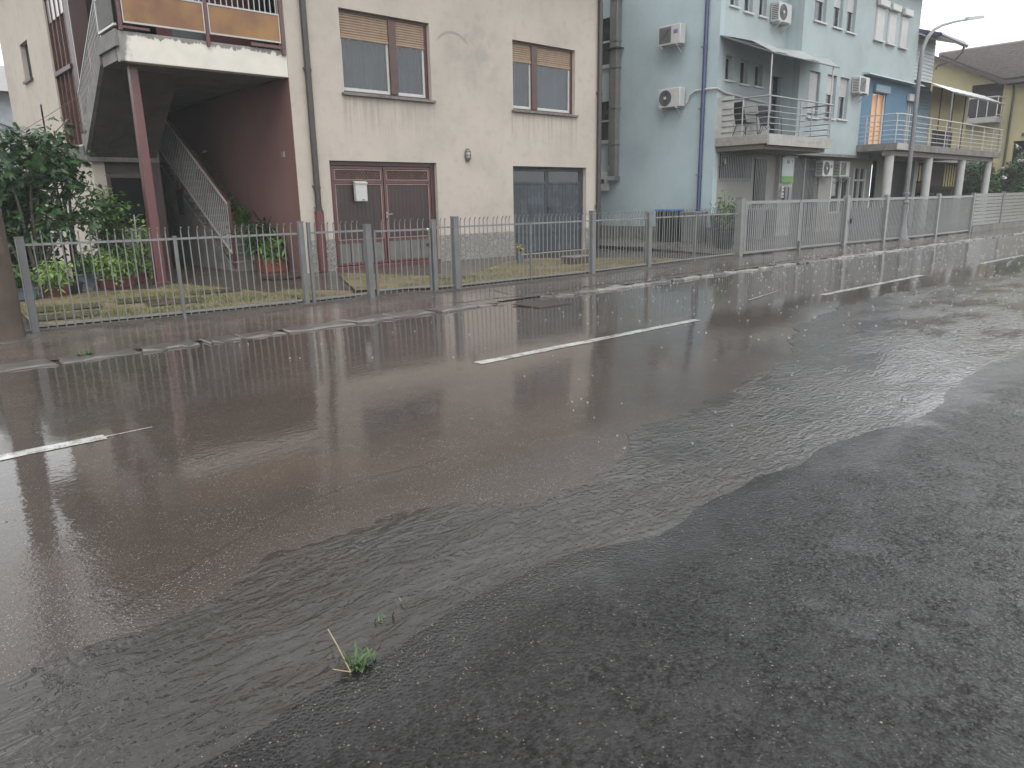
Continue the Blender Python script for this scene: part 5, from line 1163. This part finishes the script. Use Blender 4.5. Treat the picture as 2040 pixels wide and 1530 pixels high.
# stair plants and pots
steps_pl = [(7.52, 17.5, .1+.178*1, 'white'), (7.6, 18.3, .1+.178*4, 'terra'), (7.58, 18.9, .1+.178*6, 'terra'), (7.6, 19.5, .1+.178*8, 'terra'), (7.58, 20.1, .1+.178*10, 'terra'), (7.6, 20.7, .1+.178*12, 'maroon'), (7.3, 22.3, 2.9, 'maroon'), (6.5, 22.4, 2.9, 'black')]
names_ = ['white pot on the lowest stair', 'terracotta pot low on the stair by the pink wall', 'second terracotta pot up the stair', 'terracotta pot halfway up the stair', 'terracotta pot on an upper stair', 'maroon pot near the top of the stair', 'maroon pot on the landing corner', 'black pot on the dark landing']
for i, (x, y, z, k) in enumerate(steps_pl):
    pot((x, y, z+.01), .14, .24 if k != 'white' else .34, {'white': M_white, 'terra': M_terra, 'maroon': M_maroon, 'black': M_black}[k], names_[i], 'pots on the outside stair')
    plant((x, y, z+.2), 'leafy plant in the ' + names_[i], .28 if i < 6 else .34, .55 if i else .5, 260, .16 if i < 2 else .1, M_figl, 80+i, 6, .3, .6, 'plants on the outside stair')
trough((7.9, 16.55-.35, .07), .55, .26, .3, M_terra, 'terracotta trough at the foot of the stair by the downpipe', None); t = bpy.context.scene.objects[-1]
bpy.data.objects['planter.009'].location = (7.42, 16.35, .07) if 'planter.009' in bpy.data.objects else (7.42, 16.35, .07)
plant((7.42, 16.35, .34), 'broad leaved plant in the terracotta trough at the stair foot', .3, .55, 220, .26, M_figl, 95, 8, .22, .4, cat='plant')
trough((7.5, 16.95, .07), .42, .26, .42, M_terra, 'taller terracotta pot behind the trough at the stair foot', None)
plant((7.5, 17.0, .46), 'spiky yucca like plant in the taller terracotta pot', .36, .8, 260, .42, M_darkleaf, 96, 10, .12, .2, cat='plant')
rg = np.random.default_rng(9)
t = thing('flower', 'two white blossoms on the upper stair plants', 'flowers', (7.4, 20.3, 2.9))
for p in ((0, 0, 0), (.05, -.45, .05), (.08, .5, .08)): lf = MB(); leaves(lf, blob(rg, 14, p, (.04, .04, .03)), .05, rg, 0, .8); part('blossom', lf, M_flower, t, local=True, smooth=0)
# front bed bits
pot((12.3, 13.2, .08), .1, .28, M_slate, 'small blue grey pot with yellow flowers before the grey door', None); t = plant((12.3, 13.2, .34), 'yellow flowering plant in the small blue grey pot', .14, .2, 60, .07, mat('yellow petals', (.5, .45, .12), .6), 97, 5, .7, .1)
t = thing('stone_planter', 'pale broken concrete trough lying in the bed beside the grey door', 'planter', (13.1, 12.1, .08))
part('body', MB().prism([(-.16, 0), (.16, 0), (.2, .16), (-.2, .16)], 'x', -.3, .3), M_stoned, t, local=True); part('rim', MB().box(-.32, .3, -.21, .2, .161, .19), M_stone, t, local=True, bevel=.01)
# manhole
t = thing('manhole_cover', 'dark round manhole cover set in the path by the stair', 'manhole cover', (6.9, 14.9, .078)); part('lid', MB().lathe([(.38, 0), (.38, .008), (.34, .012), (.02, .013)], n=28), M_iron, t, local=True); part('ring', MB().lathe([(.44, 0), (.43, .004)], n=28), M_crack, t, local=True)

# grass patches and beds
def inpoly(x, y, P):
    c = False; j = len(P)-1
    for i in range(len(P)):
        if ((P[i][1] > y) != (P[j][1] > y)) and (x < (P[j][0]-P[i][0])*(y-P[i][1])/(P[j][1]-P[i][1])+P[i][0]): c = not c
        j = i
    return c
beds = [[(1.75, 11.2), (5.2, 10.78), (5.6, 11.5), (5.4, 13.4), (4.9, 15.4), (4.3, 14.8), (3.4, 15.2), (2.0, 14.4)], [(5.5, 10.78), (6.3, 10.8), (6.6, 11.5), (6.0, 12.6), (5.5, 12.2)],
        [(6.7, 11.5), (8.0, 10.6), (11.5, 10.42), (13.4, 10.5), (15.8, 10.6), (15.5, 11.6), (13.6, 14.2), (12.5, 13.9), (10.2, 12.3), (9.0, 12.6), (8.3, 14.6), (7.9, 14.2)]]
for i, P in enumerate(beds): sheet('garden_bed', [(x, y, .083) for x, y in P], M_mud)
def grassy():
    b_ = MB(); rg = np.random.default_rng(21); V = []; Fc = []
    for P, n in zip(beds, (15000, 2600, 15000)):
        xs = [p[0] for p in P]; ys = [p[1] for p in P]; k = 0
        while k < n:
            x, y = rg.uniform(min(xs), max(xs)), rg.uniform(min(ys), max(ys))
            dens = .5+.5*math.sin(x*2.1+1.3*math.sin(y*1.7))*math.sin(y*2.6+x)
            k += 1
            if not inpoly(x, y, P) or rg.random() > .08+1.2*dens**1.8: continue
            a_ = rg.uniform(0, 6.28); h = rg.uniform(.015, .055)*(.6+dens*.7); dx, dy = math.cos(a_)*.008, math.sin(a_)*.008; lx, ly = rg.normal(0, .03), rg.normal(0, .03)
            q = len(V); V += [(x-dx, y-dy, .083), (x+dx, y+dy, .083), (x+lx, y+ly, .083+h)]; Fc.append((q, q+1, q+2))
    b_.v = V; b_.f = Fc; o = struct('grass', b_, M_grn, 'stuff', 0)
grassy()
for i, (x, y, wd, L) in enumerate(((2.5, 13.0, .5, .4), (2.25, 12.0, .5, .35), (3.6, 13.1, .45, .4), (3.9, 12.4, .5, .4), (4.9, 13.3, .5, .3), (9.3, 12.0, .5, .35))):
    sheet('stepping_stone', [(x-wd, y-L*.8, .1), (x+wd*.8, y-L, .1), (x+wd, y+L*.7, .1), (x-wd*.7, y+L, .1)], M_yard)
# verge weeds along the fence and kerb
def tuft(loc, label, r, n, size, m, seed, cat='weed', asp=.2, name='weed'):
    rg = np.random.default_rng(seed); t = thing(name, label, cat, loc, 0); lf = MB(); P = rg.normal(0, r*.25, (n, 3)); P[:, 2] = abs(P[:, 2])*.2
    leaves(lf, P, size, rg, -.6, asp, .7); part('leaves', lf, m, t, local=True, smooth=0); return t
M_weed = leafmat('weed leaf', (.035, .075, .02), (.08, .13, .045), .5)
tuft((1.11, 2.06, .012), 'green rosette weed at the waterline beside the dry straw', .09, 80, .045, M_weed, 1)
tuft((1.45, 2.28, .005), 'small weed standing in the water above the green rosette', .04, 14, .035, M_weed, 2)
tuft((1.33, 2.24, .005), 'tiny weed in the water nearest the green rosette', .05, 16, .04, M_weed, 3)
tuft((2.45, 2.27, .005), 'small weed in the white water of the gutter', .04, 12, .03, M_weed, 4)
tuft((1.8, 8.87, .03), 'small weed at the kerb left end, near the timber pole', .1, 40, .08, M_weed, 6)
t = thing('straw', 'dry bent straw lying by the green rosette weed', 'straw', (1.06, 2.03, .02))
part('stalk', MB().tube([(.0, 0, .0), (.02, .12, .035), (.05, .245, .03)], .0022, 5), mat('dry straw', (.45, .35, .18), .6), t, local=True); part('stalk', MB().tube([(0, 0, 0), (-.045, .04, .012)], .002, 5), mat('dry straw', (.45, .35, .18), .6), t, local=True)
t = thing('pebble', 'single white pebble in the gutter water', 'stone', (3.2, 2.58, .012)); part('stone', MB().lathe([(.008, 0), (.013, .006), (.009, .012), (.002, .015)], n=9), M_white, t, local=True)

# bins and pots in the paved yard
def bin_(loc, wd, d, h, m, ml, label, rz=0):
    t = thing('wheelie_bin', label, 'bin', loc, rz)
    part('body', MB().add([(-wd*.42, -d*.42, .05), (wd*.42, -d*.42, .05), (wd*.42, d*.42, .05), (-wd*.42, d*.42, .05), (-wd/2, -d/2, h), (wd/2, -d/2, h), (wd/2, d/2, h), (-wd/2, d/2, h)], [(3,2,1,0),(4,5,6,7),(0,1,5,4),(1,2,6,5),(2,3,7,6),(3,0,4,7)]), m, t, local=True, bevel=.02)
    part('lid', MB().box(-wd/2-.02, wd/2+.02, -d/2-.03, d/2+.02, h+.001, h+.07), ml, t, local=True, bevel=.02)
    for sx in (-wd*.35, wd*.35): o = part('wheel', MB().lathe([(.1, -.02), (.1, .02)], n=14), M_black, t, local=True); o.rotation_euler = (0, R(90), 0); o.location = (sx, d*.4, .1)
bin_((20.3, 14.6, .12), .62, .7, 1.02, M_black, M_blueb, 'black wheelie bin with a blue lid against the blue side wall', R(-90))
bin_((20.35, 13.7, .12), .6, .6, .95, mat('mid grey plastic', (.2, .21, .2), .5), M_galvd, 'grey bin beside the blue lidded bin', R(-90))
trough((20.6, 12.6, .12), 1.0, .7, .95, mat('dark slate planter', (.05, .055, .06), .5), 'large dark square planter at the blue building corner', None)
plant((19.3, 11.9, .12), 'leafy potted citrus bush before the blue building corner', .34, 1.75, 330, .14, M_figl, 70, 9, .42, .3, z0=.6, cat='shrub', name='shrub')
pot((19.3, 11.9, .08), .28, .6, M_black, 'black pot of the citrus bush', None)
for i, (x, y) in enumerate(((21.7, 13.0), (22.6, 12.9), (23.4, 12.95))): bin_((x, y, .13), .55, .55, .98, [M_black, M_galvd, M_dgrey][i], [M_black, M_galv, M_galvd][i], ['black bin under the barred window', 'grey bin between two dark bins behind the wide gate', 'dark grey bin nearest the barred door'][i])
t = thing('parked_car', 'dark car parked in shade beyond the terrace columns', 'car', (42.5, 15.2, .17))
part('body', MB().prism([(-2.1, .3), (-2.1, .8), (-1.3, .95), (-.7, 1.4), (.8, 1.42), (1.5, .95), (2.1, .85), (2.1, .3)], 'y', -.8, .8), mat('dark car paint', (.03, .033, .04), .2, .05, coat=1), t, local=True, bevel=.06)
part('windscreen', MB().box(-1.2, -.72, -.68, .68, .98, 1.3), M_black, t, local=True)
for sx in (-1.3, 1.3): o = part('wheel', MB().lathe([(.31, -.09), (.31, .09)], n=18), M_black, t, local=True); o.rotation_euler = (R(90), 0, 0); o.location = (sx, -.76, .31)

# shrubs and trees beyond
def bush(loc, label, rr, n, size, m, seed, flowers=0, cat='bush'):
    rg = np.random.default_rng(seed); t = thing('bush', label, cat, loc); lf = MB(); P = []
    for k in range(14): c = blob(rg, 1, (0, 0, rr[2]), (rr[0]*.7, rr[1]*.7, rr[2]*.7), .1)[0]; P.append(blob(rg, n//14, c, (rr[0]*.38, rr[1]*.38, rr[2]*.36)))
    leaves(lf, np.concatenate(P), size, rg, .3, .5); part('foliage', lf, m, t, local=True, smooth=0)
    b_ = MB()
    for k in range(6): a_ = rg.uniform(0, 6.28); b_.tube([(0, 0, 0), (rr[0]*.3*math.cos(a_), rr[1]*.3*math.sin(a_), rr[2]), (rr[0]*.6*math.cos(a_), rr[1]*.6*math.sin(a_), rr[2]*1.5)], .03, 5, .01)
    part('stem', b_, M_bark, t, local=True)
    for k in range(flowers): p = blob(rg, 1, (0, 0, rr[2]), (rr[0], rr[1], rr[2]), .95)[0]; f_ = MB(); leaves(f_, blob(rg, 14, p, (.08, .08, .08)), .13, rg, 0, .9); part('blossom', f_, M_flower, t, local=True, smooth=0)
M_mid = leafmat('hedge leaf', (.03, .075, .022), (.07, .14, .04), .5)
bush((44.6, 12.6, .17), 'dark rose bush with white blooms behind the terrace columns', (1.6, 1.0, 1.75), 9000, .16, M_mid, 31, 9)
bush((47.2, 11.6, .17), 'green bush with white blooms at the right edge behind the board fence', (1.7, 1.2, 1.9), 9000, .16, M_mid, 32, 8)
bush((51, 10.6, .17), 'tall green bush at the extreme right edge', (2.4, 1.6, 2.2), 9000, .18, M_figl, 33)
t = thing('yard_fence', 'dark railing fence across the back of the yard beyond the columns', 'fence', (44.0, 14.5, .17))
for k in range(46): X = 37.5+k*.2; part('bar', MB().box(X-.015, X+.015, 14.6, 14.63, .2, 1.9), M_dgrey, t, smooth=0)
part('rail', MB().box(37.5, 46.7, 14.59, 14.64, 1.8, 1.84), M_dgrey, t)
t = thing('outbuilding', 'dark shed wall with barred yellow strips glimpsed between the terrace columns', 'building', (44, 15.4, .17))
part('wall', MB().box(38.2, 49.7, 15.4, 15.6, .1, 3.15), mat('dark brown boards', (.05, .04, .035), .7, .3, 2), t); part('roof', MB().box(38.0, 49.7, 14.6, 18, 3.16, 3.3), M_grey, t)
for x0, x1, z0, z1 in ((43.4, 45.1, 2.2, 3.0), (47.6, 49.4, 1.9, 3.1)):
    part('yellow_panel', MB().box(x0, x1, 15.37, 15.399, z0, z1), mat('bright yellow render', (.7, .62, .3), .8), t)
    for k in range(4): X = x0+.2+k*.42; part('bar', MB().box(X-.03, X+.03, 15.34, 15.365, z0-.1, z1), M_dark, t)


# rain: splashes where drops have just struck the wet road
rg = np.random.default_rng(77); b_ = MB()
for k in range(1050):
    if k < 400: u, v = rg.uniform(3, 24)**1.0, rg.uniform(2.4, 10.2)
    else: u, v = rg.uniform(7, 30), rg.uniform(2.2, 9.5)
    x, y, z = RW(u, v, zr(v)+.006); s_ = rg.uniform(.0025, .007)*(1+u*.14)
    for j in range(5):
        a_ = j*1.256+rg.uniform(-.3, .3); e = Vector((math.cos(a_), math.sin(a_), 0)); p = Vector((x, y, z)); tip = p+e*s_*1.3+Vector((0, 0, s_*rg.uniform(1.2, 2.6))); sd2 = Vector((-e.y, e.x, 0))*s_*.28
        b_.add([p+e*s_*.4-sd2, p+e*s_*.4+sd2, tip, p+e*s_*.7+Vector((0, 0, .003))], [(0, 1, 2), (0, 2, 3), (1, 3, 2)])
M_drop = mat('splashing rain water', (.62, .63, .63), .2, .05, 5, 50, 0, coat=.5)
struct('rain_splashes', b_, M_drop, 'stuff', 0)

# loose grit washed along the waterline and over the shoulder
rg = np.random.default_rng(41); b_ = MB()
for k in range(5200):
    u = rg.uniform(.1, 3.2)**1.6+rg.uniform(0, .6); 
    v = rg.uniform(.3, 2.3) if k % 3 else 2.1+rg.normal(0, .12)
    e = np.interp(u, [q[0] for q in ed], [q[1] for q in ed]); z = .004 if v > e else float(np.interp(e-v, (0, .1, .45, 3), (.0045, .0085, .026, .055)))+.0005
    if v > e+.25: continue
    x, y, _ = RW(u, v); q = rg.uniform(.0012, .0034)*(1.6 if rg.random() < .05 else 1); a_ = rg.uniform(0, 6.28); ca, sa = math.cos(a_)*q, math.sin(a_)*q; w_ = rg.uniform(.6, 1)
    b_.add([(x+ca, y+sa, z), (x-sa*w_, y+ca*w_, z), (x-ca, y-sa, z), (x+sa*w_, y-ca*w_, z), (x+ca*.2, y+sa*.2, z+q*.8)], [(0, 1, 4), (1, 2, 4), (2, 3, 4), (3, 0, 4)])
gm = NT('loose grit'); cc = gm.ramp(gm.geo.outputs['Random Per Island'], [(0, (.03, .025, .02)), (.6, (.09, .075, .06)), (1, (.24, .21, .18))]); gm.l(cc, gm.p.inputs['Base Color']); gm.p.inputs['Roughness'].default_value = .4
struct('grit', b_, gm.m, 'stuff', 0)

# ------------------------------------------------------------------ rain haze in the street
hz = MB().box(-14, 76, -6, 44, -1.2, 12.2); hm = bpy.data.materials.new('rain haze'); hm.use_nodes = True; t_ = hm.node_tree
for n in list(t_.nodes):
    if n.type != 'OUTPUT_MATERIAL': t_.nodes.remove(n)
pv = t_.nodes.new('ShaderNodeVolumePrincipled'); pv.inputs['Color'].default_value = (.93, .94, .95, 1); pv.inputs['Density'].default_value = .0012
t_.links.new(pv.outputs[0], t_.nodes['Material Output'].inputs['Volume'])
struct('haze', hz, hm, 'stuff', 0)
